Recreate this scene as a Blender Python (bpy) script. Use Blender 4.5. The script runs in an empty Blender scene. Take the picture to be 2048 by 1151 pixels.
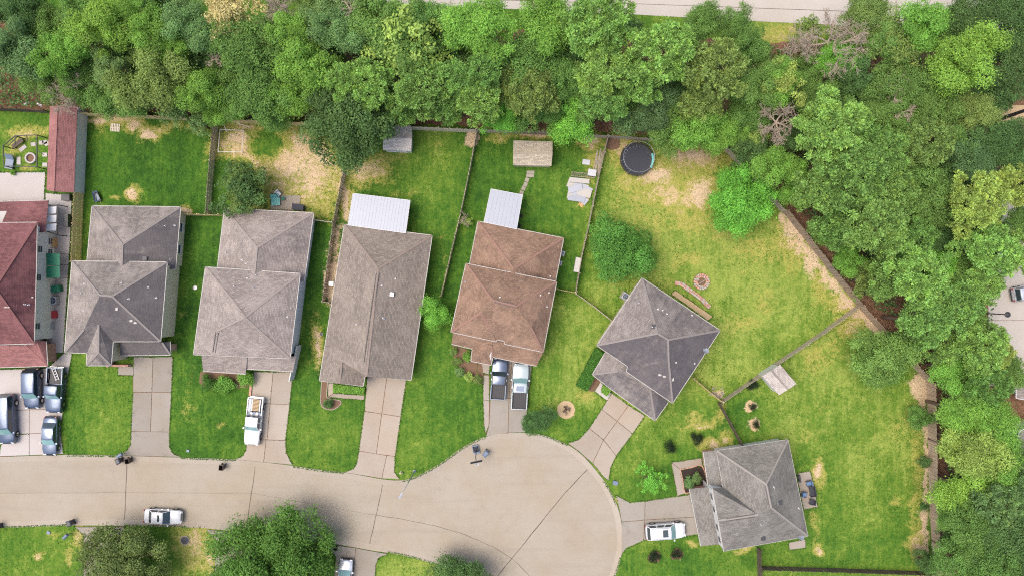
import bpy, math, random
import numpy as np
from mathutils import Vector, Matrix
R_ = math.radians
random.seed(7)
rng = np.random.default_rng(11)
sc = bpy.context.scene
# ------------------------------------------------------------------ camera, sky, sun, exposure
S = 15.5          # photograph pixels per metre on the ground
H = 95.0          # flying height of the camera
cam = bpy.data.objects.new('camera', bpy.data.cameras.new('camera'))
sc.collection.objects.link(cam)
cam.location = (0, 0, H)
cam.data.sensor_width = 36.0
cam.data.lens = 36.0 * S * H / 2048.0
cam.data.clip_end = 3000
sc.camera = cam
SUN_EL, SUN_AZ = 69.0, 180.0      # azimuth counter-clockwise from +x (the light comes from the left of the picture, through thin cloud)
w = bpy.data.worlds.new('World'); sc.world = w; w.use_nodes = True
sky = w.node_tree.nodes.new('ShaderNodeTexSky'); sky.sky_type = 'NISHITA'; sky.sun_disc = False
sky.sun_elevation = R_(SUN_EL); sky.sun_rotation = R_(90 - SUN_AZ)
sky.dust_density = 5.0; sky.air_density = 0.8; sky.ozone_density = 0.6
w.node_tree.links.new(sky.outputs[0], w.node_tree.nodes['Background'].inputs[0])
w.node_tree.nodes['Background'].inputs[1].default_value = 0.15
sl = bpy.data.lights.new('sun', 'SUN'); sl.energy = 0.75; sl.angle = R_(38); sl.color = (1, .955, .88)
sun = bpy.data.objects.new('sun', sl); sc.collection.objects.link(sun)
d_ = Vector((math.cos(R_(SUN_EL)) * math.cos(R_(SUN_AZ)), math.cos(R_(SUN_EL)) * math.sin(R_(SUN_AZ)), math.sin(R_(SUN_EL))))
sun.location = d_ * 150
sun.rotation_euler = d_.to_track_quat('Z', 'Y').to_euler()
sc.view_settings.view_transform = 'Standard'; sc.view_settings.look = 'None'
sc.view_settings.gamma = 1.0; sc.view_settings.exposure = 1.04
sc.render.engine = 'CYCLES'
cy = sc.cycles
cy.max_bounces = 5; cy.diffuse_bounces = 3; cy.glossy_bounces = 2; cy.transmission_bounces = 3; cy.transparent_max_bounces = 4
cy.caustics_reflective = False; cy.caustics_refractive = False
cy.use_denoising = False
cy.filter_width = 1.15

# ------------------------------------------------------------------ helpers
col = sc.collection
def P(px, py, z=0.0):
    """a point seen at photograph pixel (px, py) that lies z metres above the ground"""
    k = (H - z) / H / S
    return Vector(((px - 1024.0) * k, (575.5 - py) * k, z))
def G(px, py): return ((px - 1024.0) / S, (575.5 - py) / S)
def tag(o, label=None, cat=None, group=None, kind=None):
    if label: o['label'] = label
    if cat: o['category'] = cat
    if group: o['group'] = group
    if kind: o['kind'] = kind
    return o
def empty(name, loc=(0, 0, 0), rz=0.0):
    o = bpy.data.objects.new(name, None); col.objects.link(o)
    o.location = loc; o.rotation_euler = (0, 0, rz); o.empty_display_size = .3
    return o
def obj(name, me, parent=None, loc=None, rot=None):
    o = bpy.data.objects.new(name, me); col.objects.link(o)
    if parent is not None: o.parent = parent
    if loc is not None: o.location = loc
    if rot is not None: o.rotation_euler = rot
    return o
def mk(name, V, F, mat, parent=None, smooth=None, loc=None, rot=None):
    me = bpy.data.meshes.new(name)
    me.from_pydata([tuple(v) for v in V], [], F)
    if mat: me.materials.append(mat)
    if smooth is not None:
        me.polygons.foreach_set('use_smooth', [True] * len(me.polygons))
        me.set_sharp_from_angle(angle=R_(smooth))
    me.update()
    return obj(name, me, parent, loc, rot)
def boxvf(x0, x1, y0, y1, z0, z1):
    V = [(x0,y0,z0),(x1,y0,z0),(x1,y1,z0),(x0,y1,z0),(x0,y0,z1),(x1,y0,z1),(x1,y1,z1),(x0,y1,z1)]
    F = [(0,3,2,1),(4,5,6,7),(0,1,5,4),(1,2,6,5),(2,3,7,6),(3,0,4,7)]
    return V, F
class MB:
    def __init__(s): s.V = []; s.F = []
    def add(s, V, F):
        n = len(s.V); s.V += [tuple(v) for v in V]; s.F += [tuple(i + n for i in f) for f in F]; return s
    def box(s, *a): return s.add(*boxvf(*a))
    def bar(s, a, b, wd, ht, up=Vector((0, 0, 1))):
        a = Vector(a); b = Vector(b); t = (b - a).normalized()
        sd = t.cross(up)
        if sd.length < 1e-4: sd = Vector((1, 0, 0))
        sd.normalize(); u = sd.cross(t)
        V = [p + sd * (i * wd / 2) + u * (j * ht / 2) for p in (a, b) for i, j in ((-1,-1),(1,-1),(1,1),(-1,1))]
        return s.add(V, [(0,1,2,3),(7,6,5,4),(0,4,5,1),(1,5,6,2),(2,6,7,3),(3,7,4,0)])
    def tube(s, pts, rad, n=6):
        pts = [Vector(p) for p in pts]
        if not hasattr(rad, '__len__'): rad = [rad] * len(pts)
        V = []; F = []
        for i, p in enumerate(pts):
            t = (pts[min(i + 1, len(pts) - 1)] - pts[max(i - 1, 0)]).normalized()
            a = t.cross(Vector((0, 0, 1)))
            if a.length < .05: a = t.cross(Vector((1, 0, 0)))
            a.normalize(); b = t.cross(a)
            for k in range(n):
                th = 2 * math.pi * k / n
                V.append(p + (a * math.cos(th) + b * math.sin(th)) * rad[i])
        for i in range(len(pts) - 1):
            for k in range(n):
                F.append((i*n+k, i*n+(k+1) % n, (i+1)*n+(k+1) % n, (i+1)*n+k))
        F.append(tuple(range(n-1, -1, -1))); F.append(tuple(range((len(pts)-1)*n, len(pts)*n)))
        return s.add(V, F)
    def prism(s, pts, z0, z1):
        n = len(pts)
        V = [(p[0], p[1], z0) for p in pts] + [(p[0], p[1], z1) for p in pts]
        F = [tuple(range(n-1, -1, -1)), tuple(range(n, 2*n))] + [(i, (i+1) % n, n+(i+1) % n, n+i) for i in range(n)]
        return s.add(V, F)
    def lathe(s, prof, n=16, c=(0, 0, 0), cap=True):
        V = []; F = []
        for r, z in prof:
            for k in range(n):
                th = 2*math.pi*k/n
                V.append((c[0]+r*math.cos(th), c[1]+r*math.sin(th), c[2]+z))
        for i in range(len(prof)-1):
            for k in range(n): F.append((i*n+k, i*n+(k+1) % n, (i+1)*n+(k+1) % n, (i+1)*n+k))
        if cap: F.append(tuple(range(n-1,-1,-1))); F.append(tuple(range((len(prof)-1)*n, len(prof)*n)))
        return s.add(V, F)
    def build(s, name, mat, parent=None, smooth=None, loc=None, rot=None):
        return mk(name, s.V, s.F, mat, parent, smooth, loc, rot)
def area(p): return .5 * sum(p[i][0]*p[(i+1) % len(p)][1] - p[(i+1) % len(p)][0]*p[i][1] for i in range(len(p)))
def ccw(p): p = [tuple(q) for q in p]; return p if area(p) > 0 else p[::-1]
def inset(p, d):
    """offset a ccw polygon inwards by d"""
    n = len(p); out = []
    for i in range(n):
        a = Vector(p[i-1][:2]); b = Vector(p[i][:2]); c = Vector(p[(i+1) % n][:2])
        t1 = (b-a).normalized(); t2 = (c-b).normalized()
        n1 = Vector((-t1.y, t1.x)); n2 = Vector((-t2.y, t2.x))
        m = n1 + n2; k = d / max(.3, 1 + n1.dot(n2))
        out.append(b + m * k)
    return out
def catmull(pts, m=6):
    out = []; n = len(pts)
    for i in range(n-1):
        p0 = pts[max(i-1, 0)]; p1 = pts[i]; p2 = pts[i+1]; p3 = pts[min(i+2, n-1)]
        for j in range(m):
            t = j/m
            out.append(tuple(.5*((2*b)+(-a+c)*t+(2*a-5*b+4*c-d)*t*t+(-a+3*b-3*c+d)*t**3) for a, b, c, d in zip(p0, p1, p2, p3)))
    out.append(tuple(pts[-1])); return out
def inpoly(X, Y, poly):
    ins = np.zeros(X.shape, bool); n = len(poly)
    for i in range(n):
        x0, y0 = poly[i]; x1, y1 = poly[(i+1) % n]
        if y0 == y1: continue
        c = (y0 > Y) != (y1 > Y)
        ins ^= c & (X < (x1-x0)*(Y-y0)/(y1-y0)+x0)
    return ins
def inside1(x, y, poly): return bool(inpoly(np.array([x]), np.array([y]), poly)[0])
def polydist(X, Y, pts, closed=False):
    D = np.full(X.shape, 1e9); n = len(pts)
    for i in range(n if closed else n-1):
        x0, y0 = pts[i]; x1, y1 = pts[(i+1) % n]
        dx, dy = x1-x0, y1-y0; L = dx*dx+dy*dy+1e-9
        t = np.clip(((X-x0)*dx+(Y-y0)*dy)/L, 0, 1)
        D = np.minimum(D, (X-x0-t*dx)**2+(Y-y0-t*dy)**2)
    return np.sqrt(D)
def vnoise(X, Y, scale, seed):
    r = np.random.default_rng(seed); g = r.random((256, 256))
    x = X/scale+500.3; y = Y/scale+500.7
    xi = np.floor(x).astype(int); yi = np.floor(y).astype(int)
    fx = x-xi; fy = y-yi; fx = fx*fx*(3-2*fx); fy = fy*fy*(3-2*fy)
    a = g[xi % 256, yi % 256]; b = g[(xi+1) % 256, yi % 256]; c = g[xi % 256, (yi+1) % 256]; d = g[(xi+1) % 256, (yi+1) % 256]
    return (a*(1-fx)+b*fx)*(1-fy)+(c*(1-fx)+d*fx)*fy
def fbm(X, Y, scale, seed, o=4):
    s = 0; a = .5; t = 0
    for i in range(o): s = s+a*vnoise(X, Y, scale/2**i, seed+i); t += a; a *= .55
    return s/t

# ------------------------------------------------------------------ materials
def newmat(name, rough=.8, spec=.3):
    m = bpy.data.materials.new(name); m.use_nodes = True
    b = m.node_tree.nodes['Principled BSDF']
    b.inputs['Roughness'].default_value = rough; b.inputs['Specular IOR Level'].default_value = spec
    return m, m.node_tree, b
def nd(nt, t, **kw):
    n = nt.nodes.new(t)
    for k, v in kw.items(): setattr(n, k, v)
    return n
def pos(nt, sx=1, sy=1, sz=1):
    g = nd(nt, 'ShaderNodeNewGeometry')
    if (sx, sy, sz) == (1, 1, 1): return g.outputs['Position']
    m = nd(nt, 'ShaderNodeVectorMath', operation='MULTIPLY'); nt.links.new(g.outputs['Position'], m.inputs[0])
    m.inputs[1].default_value = (sx, sy, sz); return m.outputs[0]
def noise(nt, vec, scale, detail=3, rough=.6):
    n = nd(nt, 'ShaderNodeTexNoise'); n.inputs['Scale'].default_value = scale
    n.inputs['Detail'].default_value = detail; n.inputs['Roughness'].default_value = rough
    nt.links.new(vec, n.inputs['Vector']); return n.outputs['Fac']
def mathn(nt, op, a, b=None, clamp=False):
    n = nd(nt, 'ShaderNodeMath', operation=op); n.use_clamp = clamp
    for i, v in enumerate((a, b)):
        if v is None: continue
        if isinstance(v, (int, float)): n.inputs[i].default_value = v
        else: nt.links.new(v, n.inputs[i])
    return n.outputs[0]
def mapr(nt, v, a, b, c=0., d=1.):
    n = nd(nt, 'ShaderNodeMapRange'); n.interpolation_type = 'SMOOTHSTEP'
    nt.links.new(v, n.inputs['Value'])
    for k, x in zip(('From Min', 'From Max', 'To Min', 'To Max'), (a, b, c, d)): n.inputs[k].default_value = x
    return n.outputs['Result']
def mixc(nt, fac, a, b, mode='MIX'):
    n = nd(nt, 'ShaderNodeMix', data_type='RGBA', blend_type=mode)
    for s, v in ((n.inputs['Factor'], fac), (n.inputs['A'], a), (n.inputs['B'], b)):
        if isinstance(v, (int, float)): s.default_value = v
        elif isinstance(v, tuple): s.default_value = (v+(1,))[:4]
        else: nt.links.new(v, s)
    return n.outputs['Result']
def bump(nt, h, b, strength=.3, dist=.02):
    n = nd(nt, 'ShaderNodeBump'); n.inputs['Strength'].default_value = strength; n.inputs['Distance'].default_value = dist
    nt.links.new(h, n.inputs['Height']); nt.links.new(n.outputs[0], b.inputs['Normal'])
def srgb(r, g, b):
    f = lambda c: (c/255/12.92 if c/255 <= .04045 else ((c/255+.055)/1.055)**2.4)
    return (f(r), f(g), f(b))
def sc3(c, k): return tuple(x*k for x in c)
def plain(name, c, rough=.6, metal=0., spec=.4, var=.12, scale=3., coat=0.):
    m, nt, b = newmat(name, rough, spec)
    b.inputs['Metallic'].default_value = metal; b.inputs['Coat Weight'].default_value = coat
    f = noise(nt, pos(nt), scale, 4)
    nt.links.new(mixc(nt, f, sc3(c, 1-var), sc3(c, 1+var)), b.inputs['Base Color'])
    return m
def concrete(name, c, stain_or_shade=.35, warm=(1, .93, .85), rnd=.06, tracks=False):
    m, nt, b = newmat(name, .88, .25); p = pos(nt)
    big = noise(nt, p, .16, 4, .6); mid = noise(nt, p, .9, 5, .65); fine = noise(nt, p, 14., 3, .7)
    oi = nd(nt, 'ShaderNodeObjectInfo')
    k = mathn(nt, 'ADD', 1-rnd, mathn(nt, 'MULTIPLY', oi.outputs['Random'], 2*rnd))
    c1 = mixc(nt, mapr(nt, big, .35, .68), c, sc3((c[0]*warm[0], c[1]*warm[1], c[2]*warm[2]), .93))
    c2 = mixc(nt, mathn(nt, 'MULTIPLY', mapr(nt, mid, .52, .8), stain_or_shade), c1, sc3(c, .5))
    c3 = mixc(nt, mathn(nt, 'MULTIPLY', mapr(nt, mid, .5, .24), .25), c2, sc3(c, 1.2))
    spots = noise(nt, p, 2.3, 2, .5); c3 = mixc(nt, mathn(nt, 'MULTIPLY', mapr(nt, spots, .68, .8), .35), c3, sc3(c, .45))
    if tracks:
        tr = noise(nt, pos(nt, .05, .9, 1), 1., 4, .6); c3 = mixc(nt, mathn(nt, 'MULTIPLY', mapr(nt, tr, .5, .7), .22), c3, (c[0]*.62, c[1]*.6, c[2]*.6))
    c4 = mixc(nt, .22, c3, mixc(nt, fine, sc3(c, .55), sc3(c, 1.4)))
    v = nd(nt, 'ShaderNodeVectorMath', operation='SCALE'); nt.links.new(c4, v.inputs[0]); nt.links.new(k, v.inputs['Scale'])
    nt.links.new(v.outputs[0], b.inputs['Base Color']); bump(nt, fine, b, .15, .01)
    return m
def shingle(name, c, c2=None, patchy=.4, seed=0.):
    """asphalt shingles; uv in metres, u along the eave, v up the slope"""
    m, nt, b = newmat(name, .92, .15); c2 = c2 or sc3(c, .62)
    uv = nd(nt, 'ShaderNodeUVMap'); uv.uv_map = 'UVMap'
    br = nd(nt, 'ShaderNodeTexBrick'); nt.links.new(uv.outputs[0], br.inputs['Vector'])
    br.inputs['Scale'].default_value = 1.; br.inputs['Brick Width'].default_value = .42; br.inputs['Row Height'].default_value = .17
    br.inputs['Mortar Size'].default_value = .013; br.inputs['Mortar Smooth'].default_value = .3; br.inputs['Bias'].default_value = -.1
    br.inputs['Color1'].default_value = (*sc3(c, .8), 1); br.inputs['Color2'].default_value = (*sc3(c, 1.22), 1); br.inputs['Mortar'].default_value = (*sc3(c, .45), 1)
    sc_ = nd(nt, 'ShaderNodeVectorMath', operation='MULTIPLY'); nt.links.new(uv.outputs[0], sc_.inputs[0]); sc_.inputs[1].default_value = (1.3, .28, 1)
    st = noise(nt, sc_.outputs[0], 1., 5, .65)
    n2 = noise(nt, pos(nt), .35, 4, .6); n3 = noise(nt, pos(nt), 9., 3, .8)
    a = mixc(nt, mathn(nt, 'MULTIPLY', mapr(nt, st, .45, .75), patchy), br.outputs['Color'], c2)
    a = mixc(nt, mathn(nt, 'MULTIPLY', mapr(nt, n2, .42, .66), patchy*.75), a, sc3(c, 1.55))
    al = nd(nt, 'ShaderNodeAttribute'); al.attribute_name = 'stain_shade'  # blotchy staining mixed with shade painted into the colour of each roof plane
    n5 = noise(nt, pos(nt), .55, 5, .65)
    am = mathn(nt, 'ADD', al.outputs['Fac'], mathn(nt, 'MULTIPLY', mathn(nt, 'SUBTRACT', mathn(nt, 'ADD', mathn(nt, 'MULTIPLY', n5, .6), mathn(nt, 'MULTIPLY', st, .4)), .5), 1.5))
    a = mixc(nt, mapr(nt, am, .35, .85, 0, .72), a, (c2[0]*.54, c2[1]*.55, c2[2]*.62))
    a = mixc(nt, .3, a, mixc(nt, 1., a, mixc(nt, n3, (.4, .4, .4), (1.7, 1.7, 1.7)), 'MULTIPLY'))
    nt.links.new(a, b.inputs['Base Color'])
    bump(nt, mathn(nt, 'ADD', br.outputs['Fac'], mathn(nt, 'MULTIPLY', n3, -.8)), b, .5, -.02)
    return m
def woodmat(name, ca, cb, cc):
    m, nt, b = newmat(name, .9, .15)
    oi = nd(nt, 'ShaderNodeObjectInfo'); rp = nd(nt, 'ShaderNodeValToRGB')
    nt.links.new(oi.outputs['Random'], rp.inputs[0])
    e = rp.color_ramp.elements; e[0].color = (*ca, 1); e[1].color = (*cc, 1); e[1].position = 1.; x = e.new(.5); x.color = (*cb, 1)
    n = noise(nt, pos(nt, 6, 6, 1.), 2.5, 4); n2 = noise(nt, pos(nt), .35, 3)
    a = mixc(nt, mapr(nt, n2, .4, .65), rp.outputs[0], sc3(cb, .85))
    nt.links.new(mixc(nt, .55, a, mixc(nt, n, sc3(ca, .5), sc3(cc, 1.25))), b.inputs['Base Color'])
    return m
def foliage(name, trans=.3, lo=.6, hi=1.42):
    m = bpy.data.materials.new(name); m.use_nodes = True; nt = m.node_tree; b = nt.nodes['Principled BSDF']
    b.inputs['Roughness'].default_value = .6; b.inputs['Specular IOR Level'].default_value = .08
    oi = nd(nt, 'ShaderNodeObjectInfo'); at = nd(nt, 'ShaderNodeAttribute'); at.attribute_name = 'var'
    sp = nd(nt, 'ShaderNodeSeparateColor'); nt.links.new(at.outputs['Color'], sp.inputs[0])
    k = mapr(nt, sp.outputs[0], 0, 1, lo, hi)
    v = nd(nt, 'ShaderNodeVectorMath', operation='SCALE'); nt.links.new(oi.outputs['Color'], v.inputs[0]); nt.links.new(k, v.inputs['Scale'])
    yel = mixc(nt, 1., v.outputs[0], (1.3, 1.12, .75), 'MULTIPLY')
    c = mixc(nt, mapr(nt, sp.outputs[1], .45, 1., 0., .75), v.outputs[0], yel)
    nt.links.new(c, b.inputs['Base Color'])
    tr = nd(nt, 'ShaderNodeBsdfTranslucent'); nt.links.new(mixc(nt, 1., c, (1.2, 1.25, .6), 'MULTIPLY'), tr.inputs['Color'])
    mx = nd(nt, 'ShaderNodeMixShader'); mx.inputs[0].default_value = trans
    nt.links.new(b.outputs[0], mx.inputs[1]); nt.links.new(tr.outputs[0], mx.inputs[2])
    nt.links.new(mx.outputs[0], nt.nodes['Material Output'].inputs['Surface'])
    return m
def barkmat(name, c):
    m, nt, b = newmat(name, .95, .1); n = noise(nt, pos(nt, 4, 4, 1), 3., 4)
    nt.links.new(mixc(nt, n, sc3(c, .5), sc3(c, 1.4)), b.inputs['Base Color']); return m
def siding(name, c, step=.18):
    m, nt, b = newmat(name, .6, .3); g = nd(nt, 'ShaderNodeNewGeometry'); s = nd(nt, 'ShaderNodeSeparateXYZ')
    nt.links.new(g.outputs['Position'], s.inputs[0])
    fr = mathn(nt, 'FRACT', mathn(nt, 'DIVIDE', s.outputs['Z'], step))
    n = noise(nt, g.outputs['Position'], .8, 4)
    nt.links.new(mixc(nt, mapr(nt, fr, .9, 1., 0, .5), mixc(nt, n, sc3(c, .88), sc3(c, 1.08)), sc3(c, .4)), b.inputs['Base Color'])
    bump(nt, fr, b, .4, .02); return m
def brickmat(name, c, mortar=(.35, .32, .28)):
    m, nt, b = newmat(name, .9, .15)
    g = nd(nt, 'ShaderNodeNewGeometry'); s = nd(nt, 'ShaderNodeSeparateXYZ'); nt.links.new(g.outputs['Position'], s.inputs[0])
    cb = nd(nt, 'ShaderNodeCombineXYZ'); nt.links.new(mathn(nt, 'ADD', s.outputs['X'], s.outputs['Y']), cb.inputs[0]); nt.links.new(s.outputs['Z'], cb.inputs[1])
    br = nd(nt, 'ShaderNodeTexBrick'); nt.links.new(cb.outputs[0], br.inputs['Vector']); br.inputs['Scale'].default_value = 1
    br.inputs['Brick Width'].default_value = .22; br.inputs['Row Height'].default_value = .075; br.inputs['Mortar Size'].default_value = .008
    br.inputs['Color1'].default_value = (*sc3(c, .75), 1); br.inputs['Color2'].default_value = (*sc3(c, 1.2), 1); br.inputs['Mortar'].default_value = (*mortar, 1)
    nt.links.new(br.outputs['Color'], b.inputs['Base Color']); bump(nt, br.outputs['Fac'], b, .4, -.01); return m
MT = {}
MT['road'] = concrete('street_concrete', (.298, .262, .208), .35, (1., .95, .87), .035, True)
MT['road2'] = concrete('highway_concrete', (.40, .37, .33), .15, (1, .97, .93), 0)
MT['kerb'] = concrete('kerb_concrete', (.31, .275, .225), .3)
MT['drive_grey'] = concrete('weathered_drive', (.25, .228, .195), .65)
MT['drive_pink'] = concrete('pinkish_drive', (.31, .272, .226), .3, (1.02, .93, .85), .09)
MT['drive_pale'] = concrete('pale_concrete', (.40, .37, .35), .2, (1, .96, .93), .04)
MT['walk'] = concrete('walkway_concrete', (.29, .255, .215), .35)
MT['tar'] = plain('joint_tar', (.09, .07, .055), .8)
MT['wood_grey'] = woodmat('weathered_fence_wood', (.30, .25, .195), (.44, .37, .285), (.56, .48, .38))
MT['wood_gold'] = woodmat('golden_fence_wood', (.45, .31, .13), (.68, .51, .23), (.78, .66, .38))
MT['wood_dark'] = woodmat('dark_fence_wood', (.07, .05, .04), (.11, .085, .065), (.17, .135, .11))
MT['wood_mix'] = woodmat('mixed_fence_wood', (.16, .13, .11), (.48, .32, .18), (.32, .28, .25))
MT['wood_brown'] = woodmat('brown_fence_wood', (.30, .215, .15), (.44, .33, .235), (.55, .43, .32))
MT['wood_pale'] = woodmat('pale_fence_wood', (.50, .42, .30), (.62, .54, .40), (.68, .62, .49))
MT['white'] = plain('white_paint', (.58, .57, .56), .5)
MT['trim'] = plain('white_trim', (.38, .36, .33), .6)
MT['metal_white'] = plain('white_sheet_metal', (.285, .305, .345), .4, .1, .4, .06, 1.)
MT['metal_grey'] = plain('grey_metal', (.35, .36, .38), .4, .6)
MT['dark_metal'] = plain('dark_metal', (.05, .05, .055), .5, .3)
MT['black'] = plain('black_plastic', (.018, .018, .02), .5)
MT['bin'] = plain('bin_plastic', (.035, .038, .045), .45, 0, .5)
MT['bin_brown'] = plain('bin_brown_plastic', (.06, .04, .03), .5)
MT['blue_grey'] = plain('blue_grey_plastic', (.12, .16, .22), .4)
MT['rubber'] = plain('rubber', (.02, .02, .02), .8)
MT['chrome'] = plain('chrome', (.6, .6, .62), .15, 1.)
MT['glass'] = plain('car_glass', (.025, .04, .045), .05, 0, .9, .05)
MT['glass_teal'] = plain('windscreen_glass', (.16, .29, .29), .06, 0, .8, .1)
MT['pane'] = plain('window_pane', (.03, .04, .05), .06, 0, .8)
MT['lamp_red'] = plain('tail_lamp', (.35, .02, .02), .2, 0, .6)
MT['lamp_clear'] = plain('head_lamp', (.6, .62, .65), .12, 0, .7)
MT['red'] = plain('red_paint', (.35, .03, .04), .4)
MT['green_tarp'] = plain('green_tarp', (.01, .13, .07), .6)
MT['teal'] = plain('teal_plastic', (.15, .42, .38), .4)
MT['blue'] = plain('blue_cushion', (.10, .17, .30), .8)
MT['charcoal'] = plain('charcoal_fabric', (.038, .040, .050), .9)
MT['tan_wood'] = plain('new_lumber', (.48, .30, .14), .8)
MT['grey_wood'] = plain('old_lumber', (.30, .25, .20), .9)
MT['mulch'] = plain('dark_mulch', (.035, .025, .022), .95, 0, .1, .5, 12)
MT['soil'] = plain('bed_soil', (.16, .10, .065), .95, 0, .1, .4, 8)
MT['straw'] = plain('pine_straw', (.42, .31, .18), .95, 0, .1, .35, 9)
MT['pinkbrick'] = brickmat('pink_brick', (.45, .24, .18))
MT['brick'] = brickmat('red_brick', (.40, .19, .13))
MT['cream'] = siding('cream_siding', (.56, .50, .36))
MT['whitesid'] = siding('white_siding', (.58, .58, .57))
MT['bluewhite'] = siding('bluish_siding', (.55, .60, .64))
MT['greensid'] = siding('pale_green_siding', (.55, .62, .57))
MT['leaf'] = foliage('leaves')
MT['needle'] = foliage('needles', .2, .45, 1.6)
MT['bark'] = barkmat('bark', (.14, .10, .075))
MT['bark_pale'] = barkmat('dead_wood', (.33, .27, .21))
MT['sh_red'] = shingle('red_brown_shingles', srgb(112, 76, 76), srgb(80, 54, 58), .6)
MT['sh_red2'] = shingle('rose_shingles', srgb(138, 97, 94), srgb(108, 76, 77), .45)
MT['sh_grey1'] = shingle('dark_grey_shingles', srgb(126, 119, 113), srgb(92, 88, 88), .7)
MT['sh_taupe'] = shingle('taupe_shingles', srgb(136, 127, 121), srgb(108, 101, 98), .45)
MT['sh_tan'] = shingle('tan_shingles', srgb(124, 115, 106), srgb(110, 102, 95), .32)
MT['sh_brown'] = shingle('brown_shingles', srgb(127, 104, 88), srgb(98, 80, 70), .55)
MT['sh_grey5'] = shingle('charcoal_shingles', srgb(124, 117, 112), srgb(94, 90, 91), .6)
MT['sh_pale'] = shingle('pale_grey_shingles', srgb(116, 113, 107), srgb(98, 95, 90), .5)
MT['sh_shed'] = shingle('shed_shingles', srgb(166, 156, 138), srgb(148, 138, 124), .3)
MT['cap'] = plain('ridge_cap_shingles', srgb(150, 141, 132), .9, 0, .15, .3, 8)
MT['vent_dark'] = plain('ridge_vent', (.10, .09, .085), .8)
# ------------------------------------------------------------------ ground layout (photograph pixels)
ROAD_TOP = [(-400,905),(-100,914),(0,914),(130,910),(250,912),(350,915),(440,918),(490,921),(580,931),(640,940),(700,947),(760,958),(800,961),(830,954),(870,934),(900,914),(930,893),(965,876),(1000,868),(1040,866),(1080,869),(1110,879),(1140,893),(1165,912),(1190,940),(1210,966),(1226,995),(1238,1030),(1244,1075),(1240,1112),(1228,1151),(1205,1195),(1170,1235),(1110,1262),(1050,1270)]
ROAD_BOT = [(-400,1064),(-100,1055),(0,1052),(100,1049),(170,1047),(300,1049),(400,1052),(450,1057),(550,1067),(650,1081),(700,1089),(745,1097),(790,1104),(830,1113),(870,1125),(910,1142),(940,1165),(965,1200),(1000,1245),(1050,1270)]
RT = catmull(ROAD_TOP, 5); RB = catmull(ROAD_BOT, 5)
ROADPX = RT + RB[::-1][1:]
FOREST = [(-300,-300),(2600,-300),(2600,1500),(1890,1500),(1872,1150),(1857,765),(1715,606),(1568,412),(1450,285),(1240,266),(955,255),(780,246),(610,240),(430,232),(173,221),(-300,211)]
HIGHWAY = [(-900,-60),(700,5),(910,14),(1250,29),(1500,43),(2000,66),(3000,110),(3000,-120),(-900,-230)]
DRV = {  # slab polygons of each driveway
 'd0': [[(-60,740),(60,736),(60,818),(-60,822)],[(60,736),(96,735),(128,706),(146,706),(135,760),(128,816),(60,818)],[(-60,822),(60,818),(60,866),(-60,868)],[(60,818),(128,816),(122,862),(60,866)],[(2,891),(10,880),(16,868),(60,866),(60,909),(0,911)],[(60,866),(122,862),(128,906),(60,909)]],
 'd1': [[(268,712),(307,713),(305,783),(267,783)],[(307,713),(347,712),(344,783),(305,783)],[(267,783),(305,783),(302,862),(263,861)],[(305,783),(344,783),(340,862),(302,862)],[(263,861),(340,862),(340,893),(348,906),(362,912),(240,909),(255,899),(262,888)]],
 'd2': [[(508,741),(547,743),(541,806),(503,804)],[(547,743),(587,742),(580,808),(541,806)],[(503,804),(541,806),(535,878),(494,877)],[(541,806),(580,808),(572,879),(535,878)],[(494,877),(533,878),(528,923),(472,917),(486,910),(493,899)],[(533,878),(572,879),(573,904),(586,928),(528,923)]],
 'd3': [[(735,750),(774,753),(764,826),(729,821)],[(774,753),(813,758),(802,832),(764,826)],[(729,821),(764,826),(753,906),(718,900)],[(764,826),(802,832),(791,911),(753,906)],[(718,900),(774,909),(764,955),(690,943),(708,935),(714,924)],[(774,909),(791,911),(789,942),(800,957),(764,955)]],
 'd4': [[(985,715),(1024,720),(1018,795),(981,795)],[(1024,720),(1064,729),(1056,798),(1018,795)],[(981,795),(1018,795),(1016,864),(972,871),(978,850)],[(1018,795),(1056,798),(1052,863),(1016,864)]],
 'd5': [[(1223,784),(1257,809),(1234,841),(1203,817)],[(1257,809),(1290,830),(1265,866),(1234,841)],[(1203,817),(1234,841),(1207,878),(1178,855)],[(1234,841),(1265,866),(1232,910),(1207,878)],[(1178,855),(1207,878),(1185,925),(1160,903),(1135,884),(1157,878)],[(1207,878),(1232,910),(1221,934),(1217,960),(1207,952),(1185,925)]],
 'd6': [[(1231,988),(1259,1003),(1290,1000),(1289,1038),(1243,1042),(1237,1010)],[(1290,1000),(1379,987),(1390,1032),(1289,1038)],[(1243,1042),(1289,1038),(1287,1079),(1252,1095),(1243,1106)],[(1289,1038),(1390,1032),(1399,1067),(1287,1079)]],
 'd7': [[(150,1052),(250,1052),(245,1062),(243,1110),(168,1110),(168,1068)],[(168,1110),(243,1110),(243,1200),(168,1200)]],
 'd8': [[(412,1057),(520,1068),(508,1080),(505,1200),(428,1200),(432,1078)]],
 'd9': [[(655,1086),(712,1094),(706,1150),(668,1150),(672,1112)],[(712,1094),(776,1106),(758,1114),(752,1128),(751,1152),(706,1150)],[(668,1150),(706,1150),(704,1220),(662,1220)],[(706,1150),(751,1152),(750,1220),(704,1220)]],
}
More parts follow.
